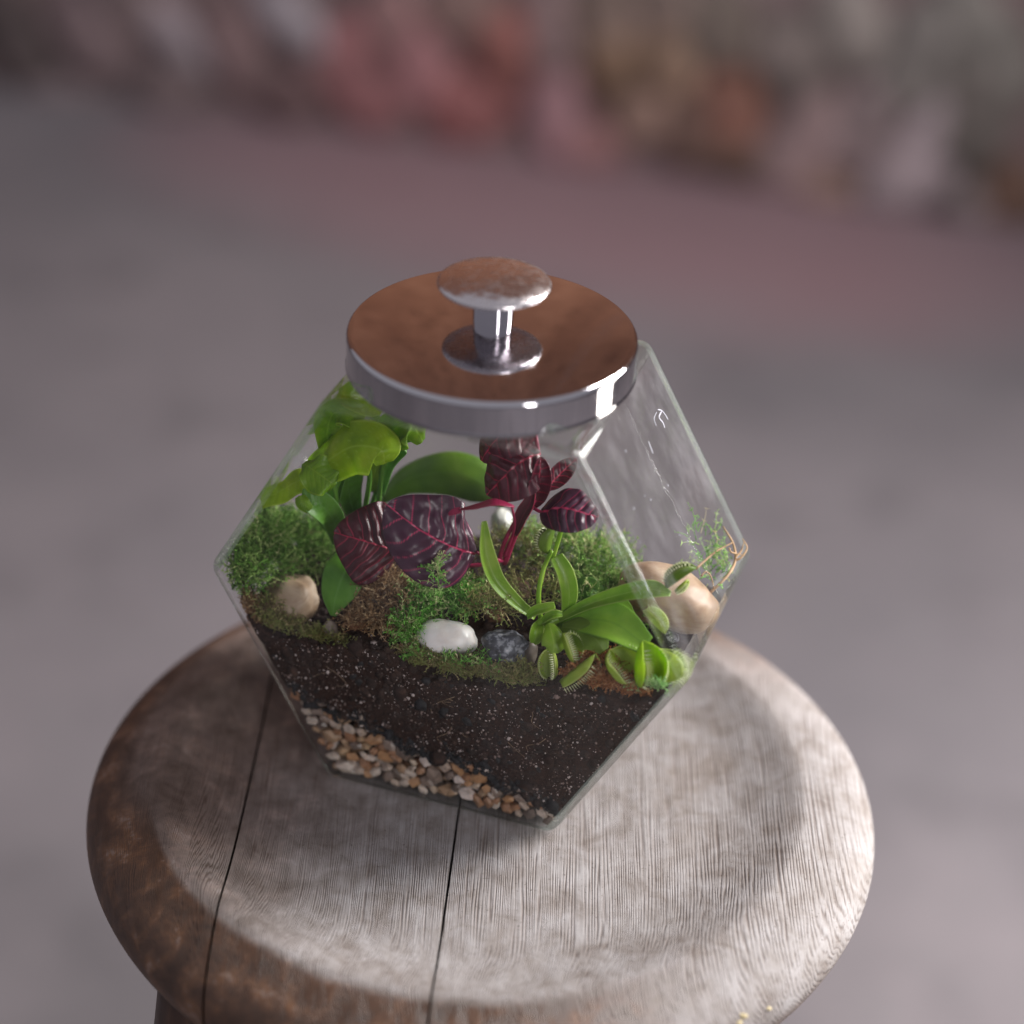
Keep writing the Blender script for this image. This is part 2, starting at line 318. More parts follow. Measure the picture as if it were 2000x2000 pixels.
# ================================================================== setting
FLOOR_Z = -.60
def floor_mat():
    m, nt, b = mat('dusty_concrete', rough=.85, spec=.2); v = coords(nt, geo=True); n = noise(nt, v, 2.3, 5, .6); n2 = noise(nt, v, 24, 4, .6)
    c = ramp(nt, n.outputs[0], [(.3, (.158, .147, .160)), (.5, (.200, .182, .196)), (.7, (.235, .210, .224))]).outputs[0]
    c = mix(nt, mrange(nt, n2.outputs[0], .45, .7, 0, .3), c, (.20, .19, .20)); n4 = noise(nt, v, 6.5, 4, .6); c = mix(nt, mrange(nt, n4.outputs[0], .52, .70, 0, .55), c, (.13, .12, .13))
    # brick dust swept along the foot of the wall
    sx = nt.nodes.new('ShaderNodeSeparateXYZ'); L(nt, v, sx.inputs[0])
    dx = math_(nt, 'DIVIDE', math_(nt, 'SUBTRACT', sx.outputs[0], .10), .55); dy = math_(nt, 'DIVIDE', math_(nt, 'SUBTRACT', math_(nt, 'ADD', sx.outputs[1], math_(nt, 'MULTIPLY', sx.outputs[0], .22)), 1.92), .33)
    d = math_(nt, 'ADD', math_(nt, 'MULTIPLY', dx, dx), math_(nt, 'MULTIPLY', dy, dy)); d = math_(nt, 'ADD', d, math_(nt, 'MULTIPLY', math_(nt, 'SUBTRACT', n.outputs[0], .5), 1.4))
    c = mix(nt, mrange(nt, d, .15, 1.6, .75, 0), c, (.31, .19, .21))
    # the stool's shade, painted into the floor as a dark oval round its feet
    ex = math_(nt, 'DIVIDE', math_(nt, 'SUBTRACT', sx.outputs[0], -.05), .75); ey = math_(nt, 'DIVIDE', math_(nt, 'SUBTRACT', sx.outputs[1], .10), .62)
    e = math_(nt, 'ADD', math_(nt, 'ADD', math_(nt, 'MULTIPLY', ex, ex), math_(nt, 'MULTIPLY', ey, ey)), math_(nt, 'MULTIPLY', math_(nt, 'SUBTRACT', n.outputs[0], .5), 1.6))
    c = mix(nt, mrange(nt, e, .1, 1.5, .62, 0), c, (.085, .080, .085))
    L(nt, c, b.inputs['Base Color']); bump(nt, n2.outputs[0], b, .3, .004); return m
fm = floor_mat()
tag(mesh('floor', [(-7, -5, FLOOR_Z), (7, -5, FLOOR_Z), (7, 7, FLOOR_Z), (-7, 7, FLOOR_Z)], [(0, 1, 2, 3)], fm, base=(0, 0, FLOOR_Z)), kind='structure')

# old wall behind: rubble foot, timber boards above
WA = np.array([-.68, 2.10]); WBp = np.array([.56, 1.83]); WD = nrm(WBp - WA); WN = np.array([-WD[1], WD[0]])
if WN[1] < 0: WN = -WN
def wallp(s, z, off=0): q = WA + WD * s + WN * off; return np.array([q[0], q[1], z])
def on_wall(px, py, off=0):
    d = ray(px, py); n = np.array([WN[0], WN[1], 0]); t = ((WA @ WN + off) - CAM @ n) / (d @ n); X = CAM + t * d
    return (X[:2] - WA) @ WD, X[2]
def wall_box(s0, s1, z0, z1, o0, o1):
    V = [wallp(s, z, o) for o in (o0, o1) for z in (z0, z1) for s in (s0, s1)]
    return V, [(0, 1, 3, 2), (5, 4, 6, 7), (4, 0, 2, 6), (1, 5, 7, 3), (2, 3, 7, 6), (4, 5, 1, 0)]
mort = simple_noise_mat('crumbling_mortar', [(.3, (.13, .09, .09)), (.5, (.19, .13, .13)), (.7, (.25, .19, .19))], 7, .9, .5, .02, geo=True)
V, F = wall_box(-3, 4.2, FLOOR_Z, .02, .045, .35)
wall = tag(mesh('wall_back', V, F, mort, base=wallp(.6, FLOOR_Z, .2), smooth=False), kind='structure')
board_m = []
for i, (a, b_) in enumerate([((.37, .155, .082), (.48, .215, .118)), ((.40, .170, .090), (.51, .235, .132)), ((.34, .140, .074), (.45, .200, .110))]):
    m, nt, b = mat('brown_timber_%d' % i, rough=.6); v = coords(nt, (1, 1, .06), True); n = noise(nt, v, 38, 5, .6, 1.2)
    L(nt, ramp(nt, n.outputs[0], [(.32, tuple(x * .6 for x in a)), (.45, a), (.6, b_)]).outputs[0], b.inputs['Base Color']); board_m.append(m)
s = -2.6; k = 0
while s < 3.8:
    wd = random.uniform(.13, .19); V, F = wall_box(s, s + wd - .002, .024, 4.6, .09 + random.uniform(0, .012), .13)
    o = mesh('timber_board', V, F, board_m[k % 3], parent=wall, smooth=False); s += wd; k += 1

def rock_verts(seed, sub=3, rough=.18, sq=1.0, freq=1.3):
    bm = bmesh.new(); bmesh.ops.create_icosphere(bm, subdivisions=sub, radius=1)
    V = []
    for q in bm.verts:
        p = np.array(q.co); p = np.sign(p) * np.abs(p) ** sq; p = p / max(np.linalg.norm(p), .1) ** .35
        k = 1 + rough * n3(p, freq, seed) + rough * .35 * n3(p, freq * 2.6, seed + 9); V.append(p * k)
    F = [tuple(v.index for v in f.verts) for f in bm.faces]; bm.free()
    V = np.array(V); V -= (V.max(0) + V.min(0)) / 2; V /= (V.max(0) - V.min(0)) / 2
    return V, F
def rockmat(name, c, var=.6, scale=14):
    return simple_noise_mat(name, [(.3, tuple(x * (1 - var) for x in c)), (.5, c), (.72, tuple(min(.9, x * (1 + var)) for x in c))], scale, .85, .4, .01, geo=True)
# (photo x, y of the middle, width, height, turn, colour)
RB = [(20, 90, 150, 190, 10, (.035, .028, .030)), (170, 70, 130, 170, 20, (.15, .105, .115)), (345, 80, 75, 180, 35, (.34, .29, .32)), (455, 110, 110, 170, 20, (.16, .095, .10)),
      (585, 62, 85, 190, 38, (.42, .38, .42)), (700, 150, 150, 190, 15, (.34, .125, .135)), (810, 110, 130, 160, 0, (.36, .15, .165)), (905, 215, 160, 120, 0, (.33, .10, .10)),
      (985, 110, 110, 150, 0, (.26, .075, .06)), (900, 30, 150, 110, 0, (.20, .115, .10)), (1080, 215, 95, 200, -5, (.42, .22, .25)), (1075, 70, 90, 150, 0, (.30, .20, .20)),
      (1195, 130, 130, 130, 0, (.26, .155, .085)), (1250, 235, 110, 90, 0, (.34, .21, .16)), (1300, 120, 120, 110, 0, (.30, .19, .12)), (1355, 255, 110, 130, 0, (.10, .050, .030)),
      (1430, 225, 130, 140, 0, (.27, .105, .065)), (1440, 320, 120, 80, -20, (.14, .075, .045)), (1400, 60, 130, 130, 0, (.15, .125, .10)), (1560, 280, 130, 200, -35, (.36, .25, .25)),
      (1545, 120, 140, 150, 0, (.20, .17, .155)), (1660, 60, 130, 150, 0, (.24, .22, .20)), (1690, 250, 120, 170, -35, (.28, .215, .22)), (1780, 340, 140, 260, -38, (.36, .30, .32)),
      (1720, 440, 130, 110, -25, (.30, .235, .25)), (1800, 120, 140, 200, -30, (.26, .25, .23)), (1890, 60, 120, 160, 0, (.19, .19, .17)), (1900, 230, 150, 200, -25, (.13, .125, .11)),
      (1975, 400, 110, 130, 0, (.13, .060, .028)), (1960, 130, 120, 160, 0, (.17, .17, .15)), (1890, 430, 110, 120, -20, (.22, .18, .18)), (320, 175, 150, 90, 15, (.13, .095, .10)),
      (560, 190, 140, 90, 10, (.19, .105, .11)), (1150, 290, 120, 80, 0, (.36, .17, .17)), (760, 40, 120, 110, 0, (.24, .12, .12)), (620, 120, 80, 90, 0, (.24, .12, .12)), (1180, 30, 150, 110, 0, (.21, .15, .12)),
      (1300, 20, 130, 110, 0, (.19, .14, .115)), (80, 190, 150, 90, 10, (.17, .13, .145)), (230, 10, 140, 100, 10, (.12, .085, .09)), (1610, 390, 120, 80, -20, (.20, .12, .09)), (1845, 530, 110, 70, 0, (.26, .22, .23))]
for i, (px, py, wpx, hpx, rot, c) in enumerate(RB):
    c = tuple(.92 * (.70 * a + .30 * b) for a, b in zip(c, (.23, .165, .16))); wpx *= 1.15; hpx *= 1.45; rot += 12
    s, z = on_wall(px, py, .03); sc = 2.95 / FPX
    V, F = rock_verts(i * 3.1, 3, .22, .8); a = math.radians(rot)
    R2 = np.array([[math.cos(a), -math.sin(a)], [math.sin(a), math.cos(a)]])
    xy = (V[:, [0, 2]] * np.array([wpx, hpx * .95]) * sc * .5) @ R2.T
    W = np.array([wallp(s + x, max(FLOOR_Z + .002, z + y), .045 + d * .030) for (x, y), d in zip(xy, V[:, 1])])
    mesh('stone', W, F, rockmat('wall_stone_%d' % i, c), parent=wall)

# ================================================================== stool
stool = thing('stool', (STOOL[0], STOOL[1], FLOOR_Z), 'round weathered wooden stool whose dished seat carries the glass jar', 'stool')
def seat_profile():
    out = [(0, -.0003), (.03, -.0003), (.06, -.0003), (.085, -.0002), (.098, .0001), (.108, .0014), (.119, .0042), (.1265, .0066), (.1310, .0076), (.1340, .0076), (.1400, .0066), (.1485, .0042), (.1560, .0006), (.1610, -.0045), (.1626, -.0120), (.1606, -.0200), (.1565, -.0275), (.1505, -.0322), (.144, -.0332), (.10, -.0332), (0, -.0332)]
    P = spline([(r, 0, z) for r, z in out[:-3]], 90)[:, [0, 2]]
    return [tuple(q) for q in P] + out[-2:]
Vs, Fs = lathe(seat_profile(), 220, *STOOL)
def seat_part(lo, hi):                                            # the seat is glued up from boards; cut it at their joints
    bm = bmesh.new(); vs_ = [bm.verts.new(v) for v in Vs]
    for f in Fs:
        try: bm.faces.new([vs_[i] for i in f])
        except ValueError: pass
    bmesh.ops.remove_doubles(bm, verts=bm.verts, dist=1e-6)
    for line, keep_right in ((lo, True), (hi, False)):
        if line is None: continue
        (x0, y0), (x1, y1) = line; d = nrm([x1 - x0, y1 - y0]); n = np.array([d[1], -d[0]])
        if n[0] < 0: n = -n
        g = .0005; n3_ = Vector((n[0], n[1], 0)); p = Vector((x0, y0, 0)) + n3_ * (g if keep_right else -g)
        r = bmesh.ops.bisect_plane(bm, geom=bm.verts[:] + bm.edges[:] + bm.faces[:], plane_co=p, plane_no=n3_, clear_inner=keep_right, clear_outer=not keep_right)
        eds = [e for e in r['geom_cut'] if isinstance(e, bmesh.types.BMEdge)]
        nf = bmesh.ops.edgeloop_fill(bm, edges=eds)['faces']
        for f in nf: f.smooth = False
        top = [e for e in eds if e.is_valid]
    bmesh.ops.recalc_face_normals(bm, faces=bm.faces)
    V = np.array([tuple(v.co) for v in bm.verts]); bm.verts.index_update(); F = [tuple(v.index for v in f.verts) for f in bm.faces]; bm.free(); return V, F
L1 = ((-.0910, .05), (-.0960, -.16)); L2 = ((-.0040, .0), (-.0119, -.17)); L3 = ((.072, .0), (.0835, .17))
for lo, hi in ((None, L1), (L1, L2), (L2, None)):
    V, F = seat_part(lo, hi); o = mesh('seat_board', V, F, WOOD, parent=stool)
    o.data.set_sharp_from_angle(angle=math.radians(40))
def leg_mat():
    m, nt, b = mat('dark_leg_wood', rough=.5); v = coords(nt, (1, 1, .05), True); n = noise(nt, v, 160, 4, .6); n2 = noise(nt, coords(nt, geo=True), 30, 4)
    c = ramp(nt, n.outputs[0], [(.3, (.02, .011, .009)), (.55, (.055, .028, .019)), (.8, (.16, .095, .06))]).outputs[0]; L(nt, c, b.inputs['Base Color']); bump(nt, n.outputs[0], b, .3, .001); return m
LEGM = leg_mat(); feet = []
for a in (-141, -51, 39, 129):
    q = math.radians(a); c0 = np.array([STOOL[0], STOOL[1], 0])
    d = np.array([math.cos(q), math.sin(q), 0]); P = [c0 + d * .134 + [0, 0, -.030], c0 + d * .148 + [0, 0, -.15], c0 + d * .165 + [0, 0, -.36], c0 + d * .195 + [0, 0, FLOOR_Z]]
    V, F = tube(P, [.0185, .020, .021, .016], 16, 30); mesh('leg', V, F, LEGM, parent=stool); feet.append(P[2])
for i in range(4):
    V, F = tube([feet[i], feet[(i + 1) % 4]], [.009, .011, .009], 12, 10); mesh('stretcher', V, F, LEGM, parent=stool)
# chipped paint flakes on the seat's front edge
FLK, _, _ = mat('cream_paint', (.62, .52, .30), .6)
for (px, py, sz) in ((1448, 1985, .0042), (1500, 1970, .0026), (1441, 1998, .003)):
    d = ray(px, py); c0 = np.array([STOOL[0], STOOL[1], -.02]); o_ = CAM[:2] - c0[:2]; best = None
    prof = seat_profile(); km = int(np.argmax([p_[0] for p_ in prof])); prr, prz = [p_[0] for p_ in prof[:km + 1]], [p_[1] for p_ in prof[:km + 1]]
    t0 = .4
    while t0 < 1.3:
        X = CAM + d * t0; r_ = math.hypot(X[0] - STOOL[0], X[1] - STOOL[1])
        ztop = np.interp(r_, prr, prz) if r_ < .1626 else -9
        if X[2] <= ztop: break
        t0 += .0004
    V, F = rock_verts(px, 2, .5, 1); V = X + V[:, :1] * RT * sz * .6 + V[:, 1:2] * nrm(UP) * sz * .3 + V[:, 2:] * TOCAM * .0006
    mesh('paint_flake', V, F, FLK, parent=stool)

# ================================================================== glass jar
jar = thing('glass_jar', (0, 0, 0), 'clear six-sided glass jar terrarium standing on the wooden stool', 'jar')
def hexprism(t, bev, seg):
    def hw(w_): return np.interp(w_, [0, HM, HT], [WB, WM, WT])
    # offset each slanted wall inwards by t
    sl = math.hypot(WM - WB, HM); su = math.hypot(WM - WT, HT - HM); dl = t * sl / HM; du = t * su / (HT - HM)
    lo = lambda w_: WB + (WM - WB) * w_ / HM - dl
    up = lambda w_: WM + (WT - WM) * (w_ - HM) / (HT - HM) - du
    z0, z1 = t * 1.0, HT - t
    a1 = (WM - WB) / HM; a2 = (WT - WM) / (HT - HM); zm = (WM - a2 * HM - du - (WB - dl)) / (a1 - a2)
    prof = [(-lo(z0), z0), (lo(z0), z0), (lo(zm), zm), (up(z1), z1), (-up(z1), z1), (-lo(zm), zm)]
    d = DH - t; bm = bmesh.new(); f = [bm.verts.new(J(u, -d, w_)) for u, w_ in prof]; b = [bm.verts.new(J(u, d, w_)) for u, w_ in prof]
    bm.faces.new(f); bm.faces.new(list(reversed(b)))
    for i in range(6): bm.faces.new((f[(i + 1) % 6], f[i], b[i], b[(i + 1) % 6]))
    bmesh.ops.recalc_face_normals(bm, faces=bm.faces)
    bmesh.ops.bevel(bm, geom=bm.edges[:], offset=bev, segments=seg, profile=.5, affect='EDGES', clamp_overlap=True)
    bmesh.ops.recalc_face_normals(bm, faces=bm.faces)
    me = bpy.data.meshes.new('tmp'); bm.to_mesh(me); bm.free(); return bpy.data.objects.new('tmp', me)
outer = hexprism(0, .0042, 5); inner = hexprism(TH, .0009, 2)
Vc, Fc = lathe([(0, .160), (.0425, .160), (.0425, .2), (0, .2)], 64)
mc = bpy.data.meshes.new('tmp'); mc.from_pydata(Vc.tolist(), [], Fc); bmc = bmesh.new(); bmc.from_mesh(mc); bmesh.ops.remove_doubles(bmc, verts=bmc.verts, dist=1e-6); bmesh.ops.recalc_face_normals(bmc, faces=bmc.faces); bmc.to_mesh(mc); bmc.free()
hole = bpy.data.objects.new('tmp', mc)
for o in (outer, inner, hole): col.objects.link(o)
for c in (inner, hole):
    md = outer.modifiers.new('b', 'BOOLEAN'); md.operation = 'DIFFERENCE'; md.object = c; md.solver = 'EXACT'
dg = bpy.context.evaluated_depsgraph_get(); me = bpy.data.meshes.new_from_object(outer.evaluated_get(dg)); me.name = 'body'
for o in (outer, inner, hole): bpy.data.objects.remove(o)
me.materials.clear(); me.materials.append(PANE); me.materials.append(EDGE); me.materials.append(HAZY_SHEEN)
flat = [NV, -NV, np.array([0, 0, 1.]), np.array([0, 0, -1.])]
for sgn in (1, -1):
    for (dw, dz) in ((HM, -(WM - WB)), (HT - HM, WM - WT)): q = nrm(np.array([sgn * dw, 0, dz])); flat.append(q[0] * NU + np.array([0, 0, q[2]]))
me.set_sharp_from_angle(angle=math.radians(50)); flatf = {}
for p in me.polygons:
    n_ = np.array(p.normal); k = max(abs(n_ @ q) for q in flat)
    c_ = np.array(p.center); inn = n_ @ (c_ - np.array([0, 0, .09])) < 0; p.material_index = 0 if (k > .9995 or inn) else 1; p.use_smooth = bool(k <= .9995)
    if k > .9995 and not inn and n_ @ NU > .8 and n_[2] > .3: p.material_index = 2
    for ek in p.edge_keys: flatf.setdefault(ek, []).append(bool(k > .9995))
shp = me.attributes.get('sharp_edge') or me.attributes.new('sharp_edge', 'BOOLEAN', 'EDGE')
for e in me.edges:
    q = flatf.get(e.key, [])
    if True in q: shp.data[e.index].value = True                 # flat panes keep their own flat normals
body = bpy.data.objects.new('body', me); col.objects.link(body); body.parent = jar
V, F = lathe([(.0425, .1765), (.0425, .1925), (.0432, .1935), (.0455, .1935), (.0462, .1925), (.0462, .1835), (.0470, .1815), (.0490, .1800), (.0490, .1780), (.0425, .1765)], 96)
mesh('neck', V, F, EDGE, parent=jar)
# mould seam down the right-hand upper wall
def facet(px, py, lift=.0):                                     # point on the right upper outer wall
    n = nrm(np.array([HT - HM, 0, WM - WT])); nw = n[0] * NU + np.array([0, 0, n[2]]); p0 = J(WM, 0, HM); d = ray(px, py)
    return CAM + d * (((p0 - CAM) @ nw) / (d @ nw)) + nw * lift, nw
V, F = tube([facet(px, py)[0] for px, py in ((1212, 770), (1270, 895), (1340, 1035), (1402, 1160))], [.00024, .00028, .00020], 6, 20); mesh('mould_seam', V, F, PANE, parent=jar)
SMR, nts, bs = mat('dried_smear', (.36, .36, .41), .8)
def smear(pts, wd):
    C = spline([facet(px, py, .0001)[0] for px, py in pts], 16); nw = facet(*pts[0])[1]; V = []
    for i, c in enumerate(C):
        t = nrm(C[min(i + 1, 15)] - C[max(i - 1, 0)]); s_ = np.cross(t, nw); wv = .6 * wd * (.45 + .55 * abs(math.sin(i * 1.9 + pts[0][0]))) * (1 if 0 < i < 15 else .2)
        V += [c - s_ * wv, c + nw * .0002, c + s_ * wv]
    mesh('smear', V, grid_faces(16, 3), SMR, parent=jar)
smear([(1283, 800), (1292, 802), (1300, 812), (1304, 820)], .0005); smear([(1292, 803), (1287, 815), (1294, 825), (1298, 836)], .0007); smear([(1282, 805), (1277, 818), (1281, 832)], .0003)
smear([(1266, 862), (1270, 873), (1275, 886)], .0005)
for px, py, sz in ((1222, 881, .0007), (1259, 968, .0005), (1271, 976, .0007), (1238, 993, .0009), (1300, 955, .0006), (1327, 1045, .0006), (1343, 1057, .0006), (1396, 1014, .0005), (1304, 948, .0008), (1250, 1060, .0005)):
    X, nw = facet(px, py, 0); V, F = rock_verts(px, 1, .4); a = nrm(np.cross(nw, [0, 0, 1])); b_ = np.cross(nw, a)
    mesh('dust_speck', X + V[:, :1] * a * sz * .6 + V[:, 1:2] * b_ * sz * .6 + V[:, 2:] * nw * .0002, F, SMR, parent=jar)

# ================================================================== lid
LZ0, LZ1, LR = .1812, .1958, .0557
lid = thing('jar_lid', (0, 0, LZ0), 'round chrome lid with a mushroom-shaped knob closing the glass jar', 'lid')
def lidz(r_): return LZ1 + .0056 * (1 - (r_ / .0535) ** 2)
ed = [(LR - .0022 + .0022 * math.sin(a), LZ1 - .0022 + .0022 * math.cos(a)) for a in np.linspace(0, math.pi / 2, 9)]
V, F = lathe([(.0006, lidz(.0006))] + [(q, lidz(q)) for q in np.linspace(.003, .0530, 34)] + ed + [(LR, .1930), (LR, .1895), (LR, .186), (LR, LZ0 + .0016), (LR, LZ0 + .0012), (LR + .0004, LZ0 + .0004), (LR + .0002, LZ0), (LR - .0014, LZ0), (LR - .0016, LZ0 + .001), (LR - .0016, LZ1 - .003), (.0006, LZ1 - .003)], 160)
cap = mesh('cap', V, F, [CHROMET, CHROME], parent=lid)
for p in cap.data.polygons:
    p.material_index = 0 if p.normal.z > .96 else 1
V, F = lathe([(.0005, LZ1 + .003), (.0078, LZ1 + .0040), (.0078, LZ1 + .0052), (.0078, .2080), (.0078, .2120), (.0078, .2150), (.0005, .2155)], 64); PST = chrome('dark_post_chrome', .06, .05, (.52, .50, .53)); po = mesh('post', V, F, PST, parent=lid); po.data.set_sharp_from_angle(angle=math.radians(40))
V, F = lathe([(.0002, .2212), (.006, .2210), (.012, .2201), (.017, .2188), (.0200, .2176), (.0212, .2169), (.0216, .2162), (.0212, .2154), (.0195, .2148), (.015, .2143), (.0075, .2139), (.0002, .2139)], 96); mesh('knob', V, F, CHROMEK, parent=lid)

# ================================================================== soil
def hwi(w_): return float(np.interp(w_, [0, HM, HT], [WB, WM, WT])) - TH * 1.16
def gravel_top(u): return .0030 * math.sin(u * 310) * math.sin(u * 137 + 1) + float(np.interp(u, [-.078, -.066, -.055, -.036, -.02, -.0027, .0194, .0396, .052], [.034, .036, .034, .0300, .0250, .0215, .0210, .0105, .004]))
NS_, NF, NT, NB = 250, 64, 72, 10
FV = -.0457; BV = .0457
V = []; z0 = TH * 1.0 + .0003
for i in range(NS_):
    s = -1 + 2 * i / (NS_ - 1)
    def su(w_): return s * (hwi(w_) - .0004)
    ut = su(.07)
    for _ in range(3): ut = su(S(ut, FV))
    top = S(ut, FV)
    for j in range(NF):
        w_ = z0 + (top - .0008 - z0) * j / (NF - 1); u = su(w_); v = FV
        g = gravel_top(u); k = 1 / (1 + math.exp(-(g - w_) / .0012)); v += .0085 * k
        p = (u, w_, 0); v += .0004 * (1 + n3(p, 420, 3)) * .8 + .0006 * max(0, n3(p, 160, 8))
        V.append(J(u, v, w_))
    for j in range(NT):
        f = j / (NT - 1); v = FV + .0006 + (BV - FV - .0012) * f; u = su(.072)
        for _ in range(3): u = su(S(u, v))
        w_ = S(u, v) + .0012 * n3((u, v, 0), 260, 5) + .0018 * n3((u, v, 0), 110, 2); V.append(J(u, v, min(w_, .089)))
    topb = V[-1][2]
    for j in range(1, NB): w_ = topb + (z0 - topb) * j / NB; V.append(J(su(w_), BV, w_))
    for j in range(NB): V.append(J(su(z0), BV + (FV + .0085 - BV) * j / NB, z0))
M_ = NF + NT + NB - 1 + NB
F = [tuple(reversed(f)) for f in grid_faces(NS_, M_, loop_v=True)]; F.append(tuple(range(M_))); F.append(tuple((NS_ - 1) * M_ + j for j in reversed(range(M_))))
def soil_mat():
    m, nt, b = mat('dark_potting_soil', rough=.9, spec=.25); v = coords(nt, geo=True); n = noise(nt, v, 900, 5, .7); n2 = noise(nt, v, 120, 4, .6)
    c = ramp(nt, n.outputs[0], [(.3, (.006, .0032, .0026)), (.5, (.023, .011, .0082)), (.68, (.060, .029, .020)), (.8, (.10, .052, .036))]).outputs[0]
    c = mix(nt, mrange(nt, n2.outputs[0], .48, .68, 0, .6), c, (.042, .019, .013)); L(nt, c, b.inputs['Base Color']); bump(nt, n.outputs[0], b, .7, .0012); return m
SOIL = soil_mat()
soil = mesh('potting_soil', V, F, SOIL, base=J(0, 0, z0)); tag(soil, 'dark brown potting soil flecked with white filling the lower half of the jar', 'soil')
def scatter(n, size, flat_, mats, name, parent, where, seed, attr=None, sub=1):
    rng = random.Random(seed); protos = [rock_verts(seed + k, sub, .5, .75) for k in range(6)]; parts = []
    for i in range(n):
        P = where(rng)
        if P is None: continue
        p, nn = P; sz = size * math.exp(rng.gauss(0, .45)); V_, F_ = protos[i % 6]
        a = nrm(np.random.randn(3)); a = nrm(a - nn * (a @ nn)); b_ = np.cross(nn, a)
        parts.append((p + V_[:, :1] * a * sz + V_[:, 1:2] * b_ * sz * rng.uniform(.6, 1) + V_[:, 2:] * nn * sz * flat_, F_))
    V_, F_ = join(parts); o = mesh(name, V_, F_, mats, parent=parent); o['kind'] = 'stuff'; return o
def front_pt(rng, lo=None):
    u = rng.uniform(-.094, .094); top = S(u, FV); w_ = rng.uniform(z0, top)
    if abs(u) > hwi(w_) - .0015 or w_ < gravel_top(u) + .0012: return None
    return u, w_, top
def w_crumb(rng):
    q = front_pt(rng)
    return None if q is None else (J(q[0], FV + .0006, q[1]), -NV)
def w_perl(rng):
    q = front_pt(rng)
    if q is None: return None
    u, w_, top = q
    if n3((u, w_, 0), 150, 4) + .6 * n3((u, w_, 0), 420, 6) < .02 and rng.random() < .80: return None
    return J(u, FV + .0001, w_), -NV
def w_top(rng):
    v = rng.uniform(-.044, .043); u = rng.uniform(-1, 1) * (hwi(S(0, v)) - .003); return J(u, v, S(u, v) + .0004), np.array([0, 0, 1.])
CRM = simple_noise_mat('soil_crumb', [(.3, (.008, .005, .004)), (.55, (.028, .015, .012)), (.75, (.075, .040, .028))], 200, .9, .3, .0008, geo=True)
PERL, _, _ = mat('perlite', (.56, .47, .45), .85); PERD, _, _ = mat('dusty_perlite', (.24, .17, .15), .9); CHAR = simple_noise_mat('charcoal', [(.3, (.005, .005, .006)), (.7, (.020, .020, .023))], 400, .7, .4, .001, geo=True)
scatter(2600, .00062, .5, CRM, 'crumbs', soil, w_crumb, 21); scatter(520, .0013, .45, CRM, 'crumbs', soil, w_crumb, 23); scatter(160, .0009, .45, CHAR, 'crumbs', soil, w_crumb, 24); scatter(2600, .0009, .7, CRM, 'crumbs', soil, w_top, 22)
scatter(2200, .00019, .5, PERL, 'perlite', soil, w_perl, 31); scatter(2600, .00026, .5, PERD, 'perlite', soil, w_perl, 37); scatter(90, .00044, .5, PERL, 'perlite', soil, w_perl, 33)
scatter(260, .00035, .7, PERL, 'perlite', soil, w_top, 35)
def w_char(rng):
    u = rng.uniform(-.075, .055); g = gravel_top(u); w_ = g + abs(rng.gauss(0, .0030)) - .0012 + (.004 if u > .03 else 0) * rng.random()
    if abs(u) > hwi(max(w_, .003)) - .0015 or w_ < .005: return None
    return J(u, FV + .0008, w_), -NV
ch = scatter(900, .00062, .8, CHAR, 'charcoal', soil, w_char, 41); ch.data.polygons.foreach_set('use_smooth', [False] * len(ch.data.polygons))

RTM = simple_noise_mat('fine_root', [(.3, (.16, .10, .06)), (.7, (.34, .24, .16))], 300, .8, .2, .0005, geo=True); rr_ = random.Random(77)
for k in range(9):
    u, w_ = rr_.uniform(-.06, .07), rr_.uniform(.040, .058); P = []
    for q in range(4): P.append(J(u, FV + .0003, w_)); u += rr_.uniform(-.006, .006); w_ -= rr_.uniform(.001, .004)
    V_, F_ = tube(P, [.00016, .00014, .00008], 5, 12); mesh('rootlet', V_, F_, RTM, parent=soil)
# ------------------------------------------------------------------ gravel
gravel = thing('gravel_layer', J(-.01, -.040, z0), 'wedge of brown and cream gravel at the bottom front of the jar', 'gravel')
PEBC = [(.46, .37, .31), (.50, .41, .35), (.33, .21, .13), (.35, .19, .095), (.28, .145, .08), (.42, .28, .17), (.22, .16, .13), (.55, .46, .42), (.31, .17, .10), (.43, .33, .25), (.15, .11, .09), (.38, .29, .235)]
PM = []
for i, c in enumerate(PEBC):
    m, nt, b = mat('gravel_%d' % i, rough=.32, spec=.5); oi = nt.nodes.new('ShaderNodeObjectInfo'); v = coords(nt, geo=True); n = noise(nt, v, 260, 3, .6)
    cc = ramp(nt, n.outputs[0], [(.3, tuple(x * .62 for x in c)), (.5, c), (.75, tuple(min(.85, x * 1.25) for x in c))]).outputs[0]; L(nt, cc, b.inputs['Base Color']); bump(nt, n.outputs[0], b, .2, .0006)
    b.inputs['Subsurface Weight'].default_value = .3; b.inputs['Subsurface Radius'].default_value = (.002, .0012, .0008); PM.append(m)
protos = []
for k in range(36):
    V_, F_ = rock_verts(50 + k, 1, .55, .9, .9); me = bpy.data.meshes.new('pebble'); me.from_pydata(V_.tolist(), [], F_); me.update(); me.polygons.foreach_set('use_smooth', [True] * len(me.polygons)); me.set_sharp_from_angle(angle=math.radians(20)); me.materials.append(PM[(k * 5) % 12]); protos.append(me)
rng = random.Random(5); placed = []
def pebble(u, v, w_, a, b_, c, k):
    o = bpy.data.objects.new('pebble', protos[k % 36]); col.objects.link(o); o.parent = gravel
    p = J(u, v, w_) - np.array(gravel.location); o.location = Vector(p); ang = rng.uniform(-.9, .9)
    # long axes lie in the plane of the glass
    R = Matrix((tuple(NU), tuple(NV), (0, 0, 1))).transposed() @ Matrix.Rotation(ang, 3, 'Y') @ Matrix.Rotation(rng.uniform(-.35, .35), 3, 'X'); o.rotation_euler = R.to_euler(); o.scale = (a, c, b_)
